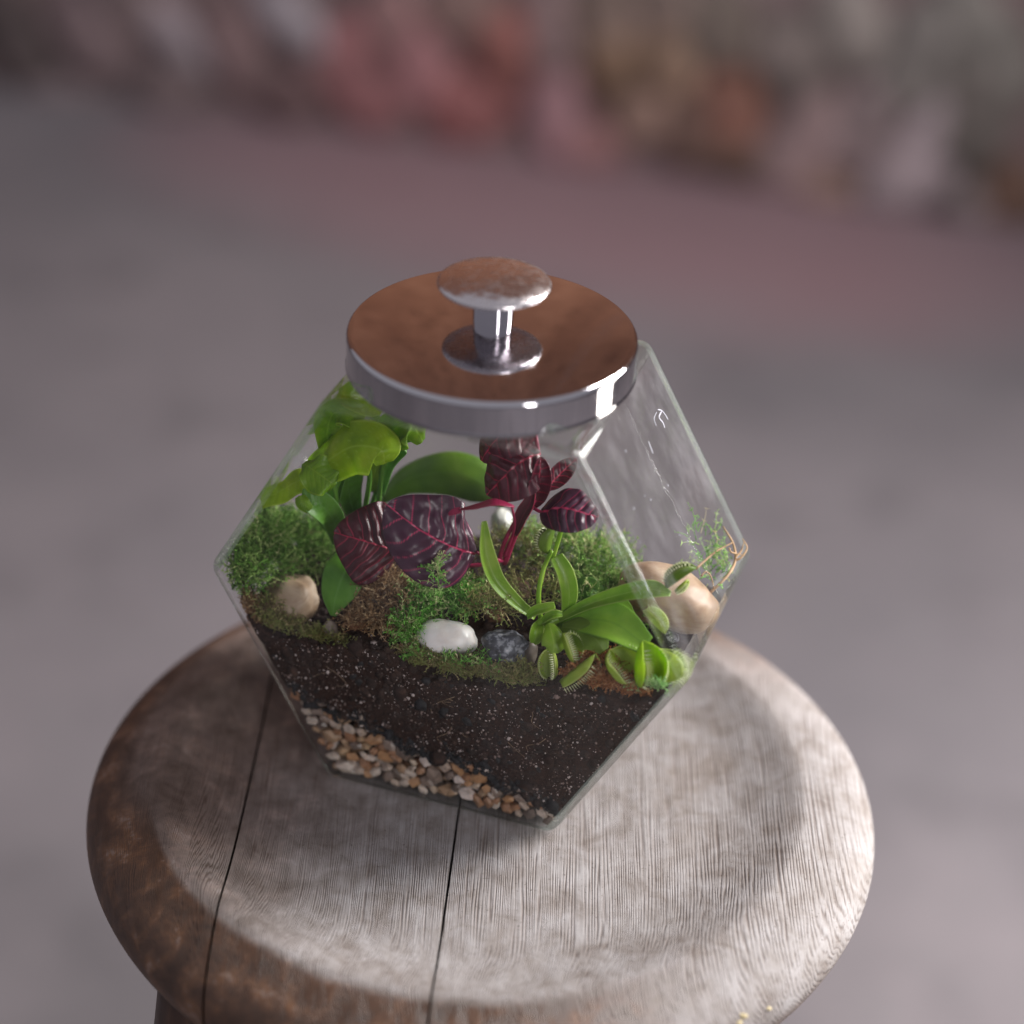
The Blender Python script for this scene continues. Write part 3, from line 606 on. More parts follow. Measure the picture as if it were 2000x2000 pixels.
for layer, (vv, tries, lim) in enumerate(((-.0443, 12000, 150), (-.0400, 5000, 90))):
    pts = []
    for _ in range(tries):
        if len(pts) >= lim: break
        u = rng.uniform(-.072, .054); r_ = max(.0017, min(.0040, math.exp(rng.gauss(math.log(.0028), .26)))); g = gravel_top(u)
        if g < z0 + r_: continue
        w_ = rng.uniform(z0 + r_ * .45, g - r_ * .25 + (.002 if rng.random() < .2 else 0))
        if abs(u) > hwi(w_) - r_ * .9: continue
        if u > .03 and rng.random() < .35: continue
        if any((u - q[0]) ** 2 + (w_ - q[1]) ** 2 < (.80 * (r_ + q[2])) ** 2 for q in pts): continue
        pts.append((u, w_, r_)); a = r_ * rng.uniform(1.0, 1.35); b_ = r_ * rng.uniform(.75, 1.0); c = r_ * rng.uniform(.6, .85)
        pebble(u, max(FV + c * 1.0 + .0001, vv + rng.uniform(-.001, .001)), w_, a, b_, c, rng.randrange(36))

# ================================================================== stones on the soil
def stone(label, px, py, wpx, hpx, rot, depth, m, seed, rough=.12, sq=.9, v=None, lift=0, sub=4, name='pebble', cat='pebble'):
    vb, X = gpt(px, py + hpx * .42); vv = (vb + depth * .35) if v is None else v
    c = at(px, py, vv); V_, F_ = rock_verts(seed, sub, rough, sq); a = math.radians(rot); sc = MM * (np.dot(c - CAM, FW) / .9387)
    ax = math.cos(a) * RT + math.sin(a) * UP; ay = -math.sin(a) * RT + math.cos(a) * UP
    V_ = c + V_[:, :1] * ax * wpx * sc / 2 + V_[:, 1:2] * ay * hpx * sc / 2 + V_[:, 2:] * TOCAM * depth / 2
    # keep it behind the glass
    vmin = (V_ @ NV).min()
    if vmin < -.0454: V_ = V_ + NV * (-.0454 - vmin)
    return tag(mesh(name, V_, F_, m), label, cat)
def stonem(name, stops, scale, rough=.4, bands=False, sss=0):
    m, nt, b = mat(name, rough=rough, spec=.5); v = coords(nt, (1, 1, 2.2) if bands else (1, 1, 1), True); n = noise(nt, v, scale, 4, .55, .8 if bands else 0); n2 = noise(nt, v, scale * 9, 3)
    c = ramp(nt, n.outputs[0], stops).outputs[0]; L(nt, c, b.inputs['Base Color']); bump(nt, n2.outputs[0], b, .10, .0006)
    if sss: b.inputs['Subsurface Weight'].default_value = sss; b.inputs['Subsurface Radius'].default_value = (.004, .003, .0025)
    return m
TAN = stonem('tan_stone', [(.3, (.13, .070, .036)), (.5, (.26, .175, .11)), (.68, (.38, .29, .21))], 60, .55, True)
WHITE = stonem('white_stone', [(.25, (.70, .62, .56)), (.5, (.81, .77, .75)), (.8, (.85, .83, .82))], 90, .33, sss=.25)
SLATE = stonem('slate_stone', [(.3, (.014, .016, .023)), (.5, (.040, .045, .060)), (.58, (.17, .18, .21)), (.75, (.36, .36, .38))], 330, .55)
AMBER = stonem('amber_stone', [(.3, (.20, .11, .06)), (.5, (.33, .21, .13)), (.72, (.45, .34, .24))], 45, .5, True, .2)
GREYB = stonem('greybrown_stone', [(.3, (.13, .10, .085)), (.5, (.25, .20, .17)), (.75, (.40, .34, .29))], 140, .4)
PALE = stonem('pale_stone', [(.3, (.50, .50, .46)), (.6, (.64, .64, .60)), (.8, (.72, .72, .70))], 60, .4)
YELG = stonem('pale_green_stone', [(.3, (.42, .48, .24)), (.6, (.56, .62, .36)), (.8, (.66, .70, .48))], 60, .4)
stone('wedge-shaped tan stone with brown streaks among the moss on the left', 568, 1172, 108, 116, -28, .022, TAN, 3.2, .24, .85, v=-.030)
stone('smooth white pebble in the moss at the front of the jar', 873, 1245, 122, 70, -8, .018, WHITE, 8.4, .12, .92, v=-.0355)
stone('dark slate-grey pebble with pale flecks right of the white pebble', 985, 1262, 94, 70, -14, .016, SLATE, 5.5, .34, .85, v=-.0355)
stone('small honey-brown pebble behind the leaf bases in the middle', 994, 1156, 84, 58, 12, .016, AMBER, 12.1, .10, .85)
stone('large amber-brown stone against the right wall of the jar', 1305, 1166, 205, 128, -20, .034, AMBER, 17.3, .14, .85, v=.006)
stone('tiny greyish brown pebble on the soil below the tan stone', 646, 1230, 28, 38, 10, .008, GREYB, 19.9, .2, .8, sub=3)
stone('narrow greyish brown pebble between the slate pebble and the flytrap', 1036, 1280, 26, 56, -12, .008, GREYB, 23.4, .2, .8, sub=3)
stone('small black pebble beside the rightmost flytrap leaves', 1312, 1246, 30, 26, -20, .008, SLATE, 27.8, .15, .8, sub=3)
stone('blurred white pebble at the back behind the flytrap', 981, 1022, 46, 62, 10, .014, PALE, 31.2, .12, .85, v=.030)
stone('blurred pale yellow-green pebble at the back right of the jar', 1156, 1126, 32, 30, 0, .010, YELG, 35.0, .1, .85, v=.022, sub=3)
BARK = simple_noise_mat('reddish_bark', [(.3, (.07, .025, .014)), (.5, (.20, .085, .045)), (.75, (.36, .18, .10))], 500, .8, .6, .0012, geo=True)
def chunk(label, px, py, wpx, hpx, seed, m=BARK, v=None):
    return stone(label, px, py, wpx, hpx, 15, .012, m, seed, .55, .8, v=v, name='bark_chip', cat='bark chip')
chunk('reddish brown bark chip behind the slate pebble', 968, 1202, 40, 36, 41)
chunk('rust-coloured bark chip against the left wall of the jar', 496, 1196, 32, 40, 44, v=-.038)
chunk('pale knotted bark chip below the purple leaves', 694, 1212, 46, 42, 47)

# ================================================================== moss
def moss(name, label, blobs, n, length, m, tone=(.2, .9), r=.00022, curl=.9, cat='moss', leaflets=True, spread=.9, seed=1, lean=None):
    rng_ = np.random.RandomState(seed); parts = []; T = []; tot = sum(b[6] for b in blobs)
    for (px, py, v, ru, rv, rw, wt) in blobs:
        c = at(px, py, v); cu, cw = c @ NU, c[2]
        for _ in range(int(n * wt / tot)):
            d = rng_.randn(3); d[2] = abs(d[2]); d = d / np.linalg.norm(d); rad = rng_.uniform(.25, 1) ** .5
            u, vv, ww = cu + d[0] * ru * rad, v + d[1] * rv * rad, cw + d[2] * rw * rad
            vv = min(max(vv, -.0440), .0435); hh = hwi(min(ww, .15)) - .002; u = max(-hh, min(hh, u)); ww = max(ww, S(u, vv) - .001)
            l = length * rng_.uniform(.45, 1.25); dr = nrm(np.array([d[0] * spread, d[1] * spread, d[2] * .6 + .45]) + rng_.randn(3) * .35 + (np.array(lean) if lean else 0)); bend = rng_.randn(3) * curl
            k = 5; p = np.array([u, vv, ww]); P = [p]
            for q in range(k - 1): dr = nrm(dr + bend * .28 + rng_.randn(3) * .12); p = p + dr * l / (k - 1); p[1] = min(max(p[1], -.0445), .0445); hh = hwi(p[2]) - .0006; p[0] = max(-hh, min(hh, p[0])); P.append(p)
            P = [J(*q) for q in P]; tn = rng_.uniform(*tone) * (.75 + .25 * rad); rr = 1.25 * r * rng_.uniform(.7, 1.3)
            vs0 = []; fs = []
            a = nrm(cr(P[-1] - P[0], rng_.randn(3))); b_ = nrm(cr(P[-1] - P[0], a))
            for i, q in enumerate(P):
                R_ = rr * (1 - .7 * i / (k - 1)); vs0 += [q + a * R_, q - a * R_ * .5 + b_ * R_ * .87, q - a * R_ * .5 - b_ * R_ * .87]
            for i in range(k - 1):
                for j in range(3): fs.append((i * 3 + j, i * 3 + (j + 1) % 3, i * 3 + 3 + (j + 1) % 3, i * 3 + 3 + j))
            if leaflets:
                for i in range(1, k):
                    for sgn in (1, -1):
                        o_ = len(vs0); dd = nrm((P[i] - P[i - 1])) * .5 + (a if i % 2 else b_) * sgn + rng_.randn(3) * .25; ll = l * .16 * rng_.uniform(.6, 1.3); e = cr(nrm(dd), a + b_) * rr * 1.1
                        vs0 += [P[i] - e, P[i] + e, P[i] + nrm(dd) * ll]; fs.append((o_, o_ + 1, o_ + 2))
            parts.append((np.array(vs0), fs)); T += [min(1, max(0, tn + .12 * rng_.randn()))] * len(vs0)
    V_, F_ = join(parts); o = mesh(name, V_, F_, m, attrs={'tone': T}); o['kind'] = 'stuff'; tag(o, label, cat); return o
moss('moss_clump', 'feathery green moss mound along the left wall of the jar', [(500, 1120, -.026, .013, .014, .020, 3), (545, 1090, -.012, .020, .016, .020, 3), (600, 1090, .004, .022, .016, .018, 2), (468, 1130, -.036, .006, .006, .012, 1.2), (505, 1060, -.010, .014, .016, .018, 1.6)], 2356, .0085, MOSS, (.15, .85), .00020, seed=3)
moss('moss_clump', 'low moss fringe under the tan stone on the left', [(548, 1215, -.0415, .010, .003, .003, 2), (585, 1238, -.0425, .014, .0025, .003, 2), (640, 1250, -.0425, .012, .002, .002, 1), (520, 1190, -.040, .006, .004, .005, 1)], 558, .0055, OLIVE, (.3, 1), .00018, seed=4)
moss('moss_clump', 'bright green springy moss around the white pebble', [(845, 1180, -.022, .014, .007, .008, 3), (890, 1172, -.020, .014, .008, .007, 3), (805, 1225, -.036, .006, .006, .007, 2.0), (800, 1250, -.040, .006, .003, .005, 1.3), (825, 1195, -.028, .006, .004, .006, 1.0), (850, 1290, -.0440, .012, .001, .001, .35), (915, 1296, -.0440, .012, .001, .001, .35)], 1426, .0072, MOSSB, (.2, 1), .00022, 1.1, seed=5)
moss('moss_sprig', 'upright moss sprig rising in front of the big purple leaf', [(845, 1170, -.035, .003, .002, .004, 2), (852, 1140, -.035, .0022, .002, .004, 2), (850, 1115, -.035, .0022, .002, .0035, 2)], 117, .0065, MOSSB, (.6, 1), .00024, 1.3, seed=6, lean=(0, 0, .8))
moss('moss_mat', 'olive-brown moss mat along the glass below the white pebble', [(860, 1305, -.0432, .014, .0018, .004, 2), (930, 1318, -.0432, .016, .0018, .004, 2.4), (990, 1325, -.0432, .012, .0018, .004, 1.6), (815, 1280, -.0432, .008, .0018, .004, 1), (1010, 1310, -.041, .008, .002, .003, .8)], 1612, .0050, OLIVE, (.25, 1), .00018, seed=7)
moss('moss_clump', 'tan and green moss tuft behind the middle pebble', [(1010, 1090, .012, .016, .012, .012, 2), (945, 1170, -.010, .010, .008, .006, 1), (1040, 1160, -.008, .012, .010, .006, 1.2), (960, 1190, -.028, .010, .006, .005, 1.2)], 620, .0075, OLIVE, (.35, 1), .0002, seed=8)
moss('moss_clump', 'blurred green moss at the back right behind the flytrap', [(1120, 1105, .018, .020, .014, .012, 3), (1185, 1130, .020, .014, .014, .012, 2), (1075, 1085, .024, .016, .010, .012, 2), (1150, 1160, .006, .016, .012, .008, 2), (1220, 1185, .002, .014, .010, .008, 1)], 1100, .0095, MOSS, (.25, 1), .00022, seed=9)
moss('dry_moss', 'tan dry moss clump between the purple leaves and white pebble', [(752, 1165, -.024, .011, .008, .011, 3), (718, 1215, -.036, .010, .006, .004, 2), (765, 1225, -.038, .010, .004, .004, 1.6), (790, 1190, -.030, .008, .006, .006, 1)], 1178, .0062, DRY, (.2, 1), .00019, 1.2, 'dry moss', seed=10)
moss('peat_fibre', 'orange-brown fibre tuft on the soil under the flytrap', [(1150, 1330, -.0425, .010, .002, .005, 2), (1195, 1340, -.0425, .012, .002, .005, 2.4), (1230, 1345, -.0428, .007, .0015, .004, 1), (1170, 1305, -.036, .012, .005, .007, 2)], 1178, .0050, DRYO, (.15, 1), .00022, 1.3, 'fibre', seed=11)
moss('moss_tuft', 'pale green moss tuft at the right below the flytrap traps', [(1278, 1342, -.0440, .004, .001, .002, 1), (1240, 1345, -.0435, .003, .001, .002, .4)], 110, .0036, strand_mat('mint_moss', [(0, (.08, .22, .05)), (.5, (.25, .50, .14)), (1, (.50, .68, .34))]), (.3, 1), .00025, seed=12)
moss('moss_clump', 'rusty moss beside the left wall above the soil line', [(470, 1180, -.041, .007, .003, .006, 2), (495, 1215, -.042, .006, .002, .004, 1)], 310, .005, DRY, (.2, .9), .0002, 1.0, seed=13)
moss('moss_clump', 'thin green moss at the back right wall of the jar', [(1372, 1058, .030, .010, .006, .008, 1), (1385, 1135, .022, .008, .008, .010, 1.6), (1405, 1120, .030, .006, .006, .010, 1)], 80, .010, MOSSB, (.4, 1), .0002, seed=14)
# twisted rootlets at the right wall
ROOT = simple_noise_mat('tan_root', [(.3, (.26, .15, .07)), (.6, (.46, .30, .17))], 300, .7, .3, .0006, geo=True)
rt = thing('rootlet', at(1405, 1160, .02), 'twisted tan rootlets sprouting against the right wall of the jar', 'root')
for pts, r0 in (([(1385, 1160, .012), (1420, 1125, .020), (1436, 1095, .028), (1432, 1062, .032), (1412, 1028, .036)], .0007), ([(1436, 1095, .028), (1448, 1088, .030), (1459, 1070, .034), (1450, 1052, .036)], .0005), ([(1436, 1090, .028), (1448, 1075, .032), (1453, 1058, .034)], .0004), ([(1424, 1070, .028), (1428, 1078, .028), (1440, 1082, .030), (1455, 1085, .031)], .0004), ([(1360, 1110, .014), (1395, 1080, .024), (1430, 1060, .032)], .0006), ([(1370, 1125, .010), (1378, 1117, .012), (1388, 1125, .012), (1395, 1150, .010)], .00045)):
    V_, F_ = tube([at(*q) for q in pts], [r0, r0 * .8, r0 * .4], 6, 22); mesh('root', V_, F_, ROOT, parent=rt)
# sprigs standing on those roots
for pts in ([(1412, 1028), (1420, 1045)], [(1425, 1050), (1440, 1056)]): pass

# ================================================================== leaves
def leaf(parent, P, W, n, m, shape='oval', cup=0., wave=0., waves=3, nu=36, nv=21, name='leaf', veins=0, thick=.0003, fold=0., curl=0., seed=0, puff=.0, vw=.00036, slant=.35):
    """P: centre line points; W: half width or list along it; n: facing"""
    C = spline(P, nu); T = np.gradient(C, axis=0); n = nrm(n); tt = np.linspace(0, 1, nu); Ltot = np.linalg.norm(np.diff(C, axis=0), axis=1).sum()
    if np.ndim(W) == 0:
        if shape == 'oval': Wp = W * np.sin(np.pi * np.clip(tt * .97 + .015, 0, 1)) ** .62
        elif shape == 'round': Wp = W * np.sqrt(np.clip(1 - (2 * tt - 1) ** 2, 0, 1)) ** .8
        elif shape == 'obovate': Wp = W * np.interp(tt, [0, .2, .5, .75, .9, 1], [.12, .28, .75, 1, .82, .08])
        elif shape == 'ovate': Wp = W * np.sin(np.pi * np.clip(tt * .985 + .01, 0, 1) ** .88) ** .56
        elif shape == 'strap': Wp = W * np.interp(tt, [0, .15, .5, .8, .95, 1], [.4, .6, .9, 1, .8, .3])
    else: Wp = spline([(0, 0, q) for q in W], nu)[:, 2]
    Wp = np.maximum(Wp, .0001); V_ = []; A = []
    for i in range(nu):
        t_ = nrm(T[i]); sd = nrm(np.cross(t_, n)); nn = np.cross(sd, t_)
        for j in range(nv):
            s_ = -1 + 2 * j / (nv - 1); f = s_ * Wp[i]
            h = cup * Wp[i] * s_ * s_ + wave * Wp.max() * math.sin(waves * math.tau * tt[i] + (1.3 if s_ > 0 else 0) + seed) * abs(s_) ** 1.5 - fold * abs(s_) * Wp[i]
            h += .05 * Wp.max() * n3((tt[i] * 2, s_, seed), 1.6, seed)
            vein = 0.
            if veins:
                dm = abs(f); vein = max(0, 1 - (dm / (vw * (1.5 - .9 * tt[i]))) ** 2)
                q_ = abs(f) / Ltot; x = (tt[i] - .34 * q_ - .75 * q_ * q_ + .030 * n3((tt[i] * 3, q_ * 5, seed), 1.4, seed) + .010 * math.sin(17 * q_ + seed + (2 if s_ > 0 else 0)) + (.06 if s_ > 0 else 0)) * veins; fr = x - round(x); dl = abs(fr) / veins * Ltot * .85
                lv = max(0, 1 - (dl / (vw * .62)) ** 2) * (1 - .55 * abs(s_)) * (1 if .04 < tt[i] else 0); vein = max(vein, lv) * (1 if veins == 6 else .55)
                h += puff * (math.cos(fr * math.tau) * -.5) * (1 - s_ ** 2) + .7 * puff * n3((tt[i] * Ltot, f, seed), 260, seed)
            elif abs(s_) < .06: vein = .35
            if veins != 6 and abs(s_) > .90: vein = max(vein, .75)
            V_.append(C[i] + sd * f * (1 - curl * s_ * s_) + nn * h); A.append(vein)
    Fc_ = grid_faces(nu, nv); V_ = np.array(V_); lim = V_ @ NV
    V_ = V_ + np.outer(np.maximum(0, -.0454 - lim), NV) - np.outer(np.maximum(0, lim - .0446), NV)
    o = mesh(name, V_, Fc_, m, parent=parent, attrs={'vein': A})
    md = o.modifiers.new('thickness', 'SOLIDIFY'); md.thickness = thick; md.offset = 0
    return o
def A_(*pts): return [at(*p) for p in pts]
UPV = np.array([0, 0, 1.])
def face(up=0., right=0., vdir=0.): return nrm(TOCAM + up * UPV + right * NU + vdir * NV)

# --- bright green plant, back left
g, _ = gpt(660, 1090); gp = thing('leafy_plant', at(690, 1080, -.004), 'bright lime-green plant with curled spoon leaves at the back left', 'plant')
leaf(gp, A_((604, 922, -.014), (640, 900, -.018), (690, 872, -.021), (742, 878, -.021), (752, 905, -.020)), [0.0053, 0.0088, 0.0110, 0.0097, 0.0035], face(.25), LIME, cup=-.30, wave=.12, waves=2, seed=1, veins=9, puff=.00025, vw=.0003, nu=52, nv=33)
leaf(gp, A_((592, 905, -.020), (612, 918, -.023), (640, 938, -.024), (655, 948, -.023)), [0.0026, 0.0075, 0.0075, 0.0026], face(.1, .1), LIMED, cup=-.2, wave=.25, waves=2, seed=4, veins=9, puff=.00025, vw=.0003, nu=52, nv=33)
leaf(gp, A_((640, 955, -.010), (592, 938, -.016), (550, 958, -.020), (510, 978, -.022)), [0.0035, 0.0055, 0.0046, 0.0037], face(.8), LIME, cup=-.25, wave=.22, waves=2, seed=2, veins=9, puff=.00025, vw=.0003, nu=52, nv=33)
leaf(gp, A_((662, 1060, -.012), (648, 1010, -.016), (615, 980, -.020), (588, 975, -.022)), [0.0026, 0.0048, 0.0055, 0.0040], face(.1), MIDG, cup=.3, seed=6, veins=9, puff=.00025, vw=.0003, nu=52, nv=33)
leaf(gp, A_((586, 968, -.022), (592, 982, -.024), (606, 996, -.024)), [0.0022, 0.0028, 0.0018], face(.3), LIMED, cup=-.4, seed=7, veins=9, puff=.00025, vw=.0003, nu=52, nv=33)
leaf(gp, A_((642, 880, -.008), (640, 840, -.012), (655, 806, -.012), (700, 815, -.010), (735, 832, -.008)), [0.0035, 0.0053, 0.0057, 0.0055, 0.0035], face(.5), LIMED, cup=.25, wave=.2, seed=8, veins=9, puff=.00025, vw=.0003, nu=52, nv=33)
leaf(gp, A_((660, 770, -.004), (690, 775, -.004), (722, 795, -.006), (745, 806, -.006)), [0.0026, 0.0066, 0.0053, 0.0018], face(.9), LIME, cup=.3, seed=9, veins=9, puff=.00025, vw=.0003, nu=52, nv=33)
leaf(gp, A_((742, 960, .000), (760, 900, .000), (790, 850, -.002), (812, 850, -.004)), [0.0025, 0.0040, 0.0075, 0.0026], face(.2, -.3), MIDG, cup=.3, seed=10, veins=9, puff=.00025, vw=.0003, nu=52, nv=33)
leaf(gp, A_((724, 960, -.002), (738, 900, -.004), (755, 850, -.006), (800, 828, -.008), (826, 862, -.004)), [0.0022, 0.0035, 0.0079, 0.0088, 0.0026], face(.4), LIMED, cup=-.3, wave=.12, seed=11, veins=9, puff=.00025, vw=.0003, nu=52, nv=33)
leaf(gp, A_((690, 1000, -.004), (680, 950, -.006), (688, 915, -.008), (700, 905, -.008)), [0.0035, 0.0053, 0.0048, 0.0026], face(0, .3), MIDG, cup=.3, seed=12, veins=9, puff=.00025, vw=.0003, nu=52, nv=33)
leaf(gp, A_((650, 1040, -.004), (640, 1000, -.006), (655, 950, -.008), (670, 925, -.008)), [0.0026, 0.0053, 0.0053, 0.0026], face(0, -.4), MIDG, cup=.3, seed=13, veins=9, puff=.00025, vw=.0003, nu=52, nv=33)
lo = leaf(gp, A_((690, 1090, -.020), (672, 1120, -.028), (656, 1165, -.034), (650, 1203, -.037)), [.0080, .0090, .0065, .0012], face(.1, -.2), MIDG, cup=-.15, seed=14); lo['label'] = 'drooping green leaf under the purple leaves'
for pts in ([(700, 1080, -.006), (712, 1000, -.006), (722, 930, -.008), (712, 895, -.012)], [(708, 1080, -.004), (735, 1000, -.002), (745, 930, -.003), (752, 880, -.006)], [(690, 1080, -.008), (662, 1020, -.010), (655, 960, -.014), (640, 930, -.018)], [(700, 1085, -.002), (722, 1000, -.001), (738, 950, 0)], [(690, 1085, -.010), (668, 1050, -.012), (640, 985, -.012), (632, 950, -.011)]):
    V_, F_ = tube(A_(*pts), [.0013, .0011, .0009], 8, 20); mesh('stem', V_, F_, MIDG, parent=gp)
# --- wide leaf behind
bp_ = thing('broad_leaf_plant', at(760, 1040, .030), 'single broad arching green leaf behind the purple leaves', 'plant')
leaf(bp_, A_((748, 975, .022), (800, 935, .026), (880, 922, .030), (945, 945, .032), (988, 985, .032)), [.002, .0065, .0095, .0085, .002], face(.3), DARKG, cup=-.3, seed=20)
V_, F_ = tube(A_((790, 1075, .028), (760, 1030, .024), (748, 975, .022)), [.0014, .0011], 8, 14); mesh('stem', V_, F_, DARKG, parent=bp_)

# --- purple-leaved plant
ir = thing('purple_leaf_plant', at(985, 1100, -.004), 'burgundy-leaved plant with pink veins in the middle of the jar', 'plant')
VK = dict(nu=100, nv=71, veins=6, puff=.0009, shape='ovate'); VS = dict(nu=60, nv=41, veins=6, puff=.0004, shape='ovate')
leaf(ir, A_((928, 1082, -.020), (884, 1068, -.028), (822, 1036, -.032), (756, 986, -.032)), .0182, face(.15, -.25), PURP, cup=-.22, seed=30, **VK)
leaf(ir, A_((778, 1076, -.020), (742, 1066, -.025), (702, 1054, -.028), (652, 1040, -.027)), .0172, face(.05, -.15), WINED, cup=-.22, seed=31, **VK)
leaf(ir, A_((1056, 886, -.002), (1020, 900, -.008), (985, 930, -.012), (952, 966, -.010)), .0130, face(.0, -.3), WINE, cup=-.15, seed=32, **VK)
leaf(ir, A_((1050, 838, .004), (1005, 838, -.002), (968, 860, -.006), (940, 900, -.006)), .0100, face(.2, -.3), WINE, cup=-.2, seed=33, **VS)
leaf(ir, A_((1056, 1002, -.008), (1095, 992, -.012), (1130, 1000, -.013), (1168, 1010, -.012)), .0098, face(.7), PURP, cup=-.15, seed=34, **VK)
leaf(ir, A_((1004, 990, -.022), (965, 985, -.026), (930, 993, -.028), (897, 996, -.028)), .0042, nrm(UPV - .25 * TOCAM), PINK, cup=.25, seed=35, shape='ovate')
leaf(ir, A_((900, 996, -.028), (885, 1000, -.029), (876, 1005, -.029)), [.0012, .0012, .0005], face(.2), PINK, seed=36, nu=12, nv=7)
leaf(ir, A_((1036, 992, -.006), (1046, 955, -.008), (1054, 925, -.008), (1056, 892, -.006)), .0046, face(0, .3), WINE, cup=.8, seed=37, **VS)
leaf(ir, A_((1066, 955, -.004), (1085, 935, .000), (1108, 912, .004), (1126, 896, .006)), .0040, face(.2, .2), WINE, cup=.5, seed=38, **VS)
leaf(ir, A_((1006, 1046, -.010), (1020, 1010, -.012), (1034, 985, -.013), (1044, 955, -.012)), .0030, face(0, -.4), WINE, cup=.5, seed=39, shape='ovate')
for pts, r0 in (([(985, 1100, -.004), (1008, 1040, -.006), (1037, 988, -.006), (1060, 945, -.005), (1053, 893, -.002), (1045, 845, .003)], .0013), ([(975, 1095, -.006), (985, 1060, -.010), (1008, 1015, -.010), (1030, 985, -.008)], .0010), ([(980, 1095, -.006), (955, 1090, -.014), (930, 1078, -.020)], .0010), ([(975, 1100, -.008), (880, 1105, -.016), (800, 1085, -.022), (768, 1072, -.024)], .0009), ([(1045, 970, -.006), (1062, 962, -.004), (1072, 950, -.003)], .0008), ([(1037, 988, -.006), (1052, 998, -.008), (1068, 1001, -.008)], .0008), ([(985, 1085, -.006), (1005, 1030, -.014), (1000, 990, -.022)], .0007)):
    V_, F_ = tube(A_(*pts), [r0, r0 * .85, r0 * .6], 8, 26); mesh('stem', V_, F_, PINK, parent=ir)

# --- flytrap
fl = thing('flytrap_plant', at(1068, 1222, -.024), 'low lime-green flytrap plant with toothed traps at the front right', 'plant')
def fleaf(pts, W, n, m=FLY, **k): return leaf(fl, A_(*pts), W, n, m, name='leaf_blade', **k)
fleaf([(1046, 1205, -.026), (1010, 1178, -.027), (970, 1135, -.028), (950, 1080, -.028), (945, 1018, -.026)], [.0014, .0024, .0032, .0031, .0010], face(.1, .35), FLY, cup=.5, seed=50)
fleaf([(1106, 1205, -.022), (1112, 1160, -.022), (1104, 1120, -.021), (1086, 1086, -.020)], [.0018, .0032, .0034, .0026], face(.1), FLY, cup=.35, seed=51)
fleaf([(1086, 1212, -.024), (1150, 1180, -.024), (1225, 1158, -.024), (1275, 1152, -.023), (1310, 1160, -.022)], [.0014, .0024, .0034, .0036, .0010], face(.6), FLY, cup=.3, seed=52)
fleaf([(1085, 1222, -.024), (1140, 1210, -.028), (1200, 1218, -.031), (1262, 1262, -.034)], [.0020, .0060, .0080, .0042], face(.7, -.1), GRN, cup=.22, seed=53)
fleaf([(1085, 1214, -.018), (1140, 1198, -.016), (1200, 1190, -.016), (1235, 1205, -.018)], [.0018, .0050, .0060, .002], face(.8), GRN, cup=.25, seed=54)
fleaf([(1095, 1224, -.028), (1125, 1228, -.032), (1160, 1245, -.036), (1180, 1272, -.038)], [.0018, .0060, .0062, .0020], face(.5, -.2), FLYD, cup=-.2, seed=55)
fleaf([(1072, 1218, -.030), (1078, 1238, -.034), (1082, 1260, -.037), (1080, 1275, -.038)], [.0018, .0042, .0046, .0020], face(.3), FLY, cup=-.3, seed=56)
fleaf([(1052, 1222, -.030), (1049, 1232, -.033), (1046, 1246, -.034), (1042, 1256, -.034)], [.0018, .0026, .0024, .0010], face(.1), FLY, cup=.6, seed=57)
fleaf([(1030, 1205, -.030), (1045, 1194, -.031), (1066, 1188, -.031), (1084, 1183, -.030)], [.0010, .0020, .0020, .0014], face(.5), FLY, cup=.5, seed=58)
fleaf([(1058, 1215, -.028), (1072, 1204, -.029), (1086, 1200, -.029), (1098, 1200, -.028)], [.0010, .0016, .0016, .0010], face(.5), FLY, cup=.5, seed=59)
fleaf([(1120, 1190, -.006), (1128, 1165, -.002), (1150, 1150, 0), (1180, 1160, .002)], [.002, .0045, .0048, .002], face(.6), MIDG, cup=.2, seed=60)
for pts, r0 in (([(1056, 1210, -.024), (1052, 1160, -.022), (1062, 1110, -.018), (1078, 1075, -.014)], .0010), ([(1080, 1090, -.010), (1092, 1050, -.008), (1100, 1020, -.007)], .0009), ([(1066, 1225, -.028), (1075, 1215, -.026), (1090, 1208, -.024)], .0022), ([(1050, 1222, -.028), (1062, 1215, -.027), (1075, 1222, -.027)], .002)):
    V_, F_ = tube(A_(*pts), [r0, r0, r0 * .8], 8, 20); mesh('stem', V_, F_, FLY, parent=fl)
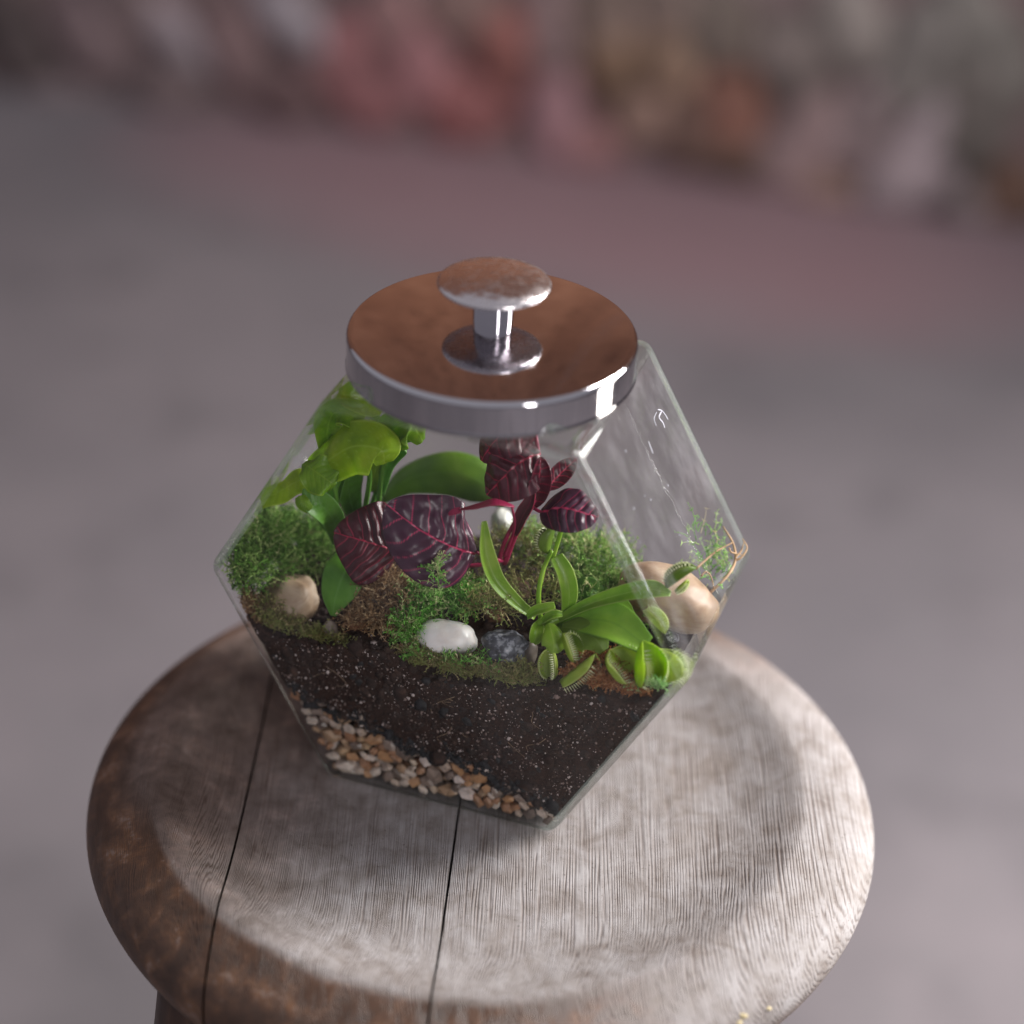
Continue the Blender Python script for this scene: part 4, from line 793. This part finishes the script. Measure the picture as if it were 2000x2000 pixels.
def trap(hx0, hx1, opn, depth_px, ang, m=TRAP, teeth=15, tl=.0016, bulge=.32, seed=0):
    """hinge from hx0 to hx1 (photo x, y, v); opn: direction the mouth points (jar u, v, w)"""
    a, b_ = at(*hx0), at(*hx1); ax = b_ - a; Lh = np.linalg.norm(ax); ax = ax / Lh; op = J(*opn); op = nrm(op - ax * (op @ ax)); sd = np.cross(ax, op); D = depth_px * MM; parts = []; tparts = []; A = []
    for sg in (1, -1):
        th = sg * math.radians(ang) / 2; o1 = op * math.cos(th) + sd * math.sin(th); nn = -op * math.sin(th) * 1 + sd * math.cos(th); nn = nn * sg
        V_ = []; nu, nv = 22, 12
        for i in range(nu):
            s_ = -1 + 2 * i / (nu - 1)
            for j in range(nv):
                t_ = j / (nv - 1); pr = max(0, 1 - abs(s_) ** 2.4) ** .55; V_.append((a + b_) / 2 + ax * s_ * Lh / 2 * (1 - .06 * t_) + o1 * D * pr * t_ + nn * bulge * D * math.sin(math.pi * (t_ * .92)) * pr); A.append(.9 if t_ > .93 else 0)
        f = grid_faces(nu, nv); parts.append((np.array(V_), f))
        for k in range(teeth):
            s_ = -1 + 2 * (k + 1 + (.5 if sg > 0 else 0)) / (teeth + 1.5); pr = max(0, 1 - abs(s_) ** 2.4) ** .55
            p = (a + b_) / 2 + ax * s_ * Lh / 2 * .94 + o1 * D * pr; dr = nrm(op * .8 - nn * .55 + ax * s_ * .5); e1 = ax * .00030; e2 = np.cross(dr, ax) * .00030
            tparts.append((np.array([p + e1, p + e2, p - e1, p - e2, p + dr * tl * 1.6]), [(0, 1, 4), (1, 2, 4), (2, 3, 4), (3, 0, 4)]))
    V_, F_ = join(parts); lim = V_ @ NV; V_ = V_ + np.outer(np.maximum(0, -.0454 - lim), NV)
    o = mesh('trap', V_, F_, m, parent=fl, attrs={'vein': A}); md = o.modifiers.new('thickness', 'SOLIDIFY'); md.thickness = .00045; md.offset = 0
    V_, F_ = join(tparts); lim = V_ @ NV; V_ = V_ + np.outer(np.maximum(0, -.0456 - lim), NV); mesh('teeth', V_, F_, TOOTH, parent=o, smooth=False)
trap((1074, 1264, -.034), (1078, 1328, -.038), (0, -1, .1), 30, 60, TRAP, 14, .0016)
trap((1100, 1236, -.034), (1122, 1296, -.040), (.8, -.5, .5), 30, 55, TRAP, 14, .0018)
trap((1094, 1330, -.040), (1164, 1276, -.039), (.45, -.55, -.45), 46, 60, TRAP, 16, .0017)
trap((1190, 1268, -.036), (1236, 1334, -.040), (.75, -.55, .25), 50, 80, TRAP, 14, .0018)
trap((1256, 1250, -.036), (1252, 1340, -.040), (.8, -.6, .1), 52, 60, LIME, 16, .0020)
trap((1288, 1266, -.030), (1290, 1334, -.034), (1, .25, .35), 50, 30, TRAP, 18, .0026)
trap((1256, 1192, -.018), (1300, 1238, -.022), (.55, -.2, .7), 26, 45, TRAP, 14, .0020)
trap((1302, 1150, -.020), (1362, 1108, -.016), (-.25, -.2, 1), 30, 25, FLYD, 12, .0012)
trap((1318, 1156, -.022), (1345, 1132, -.020), (.6, -.3, .5), 14, 30, TRAP, 8, .0010)
trap((1072, 1082, -.014), (1084, 1028, -.012), (-.7, -.3, .4), 28, 25, FLYD, 10, .0012)
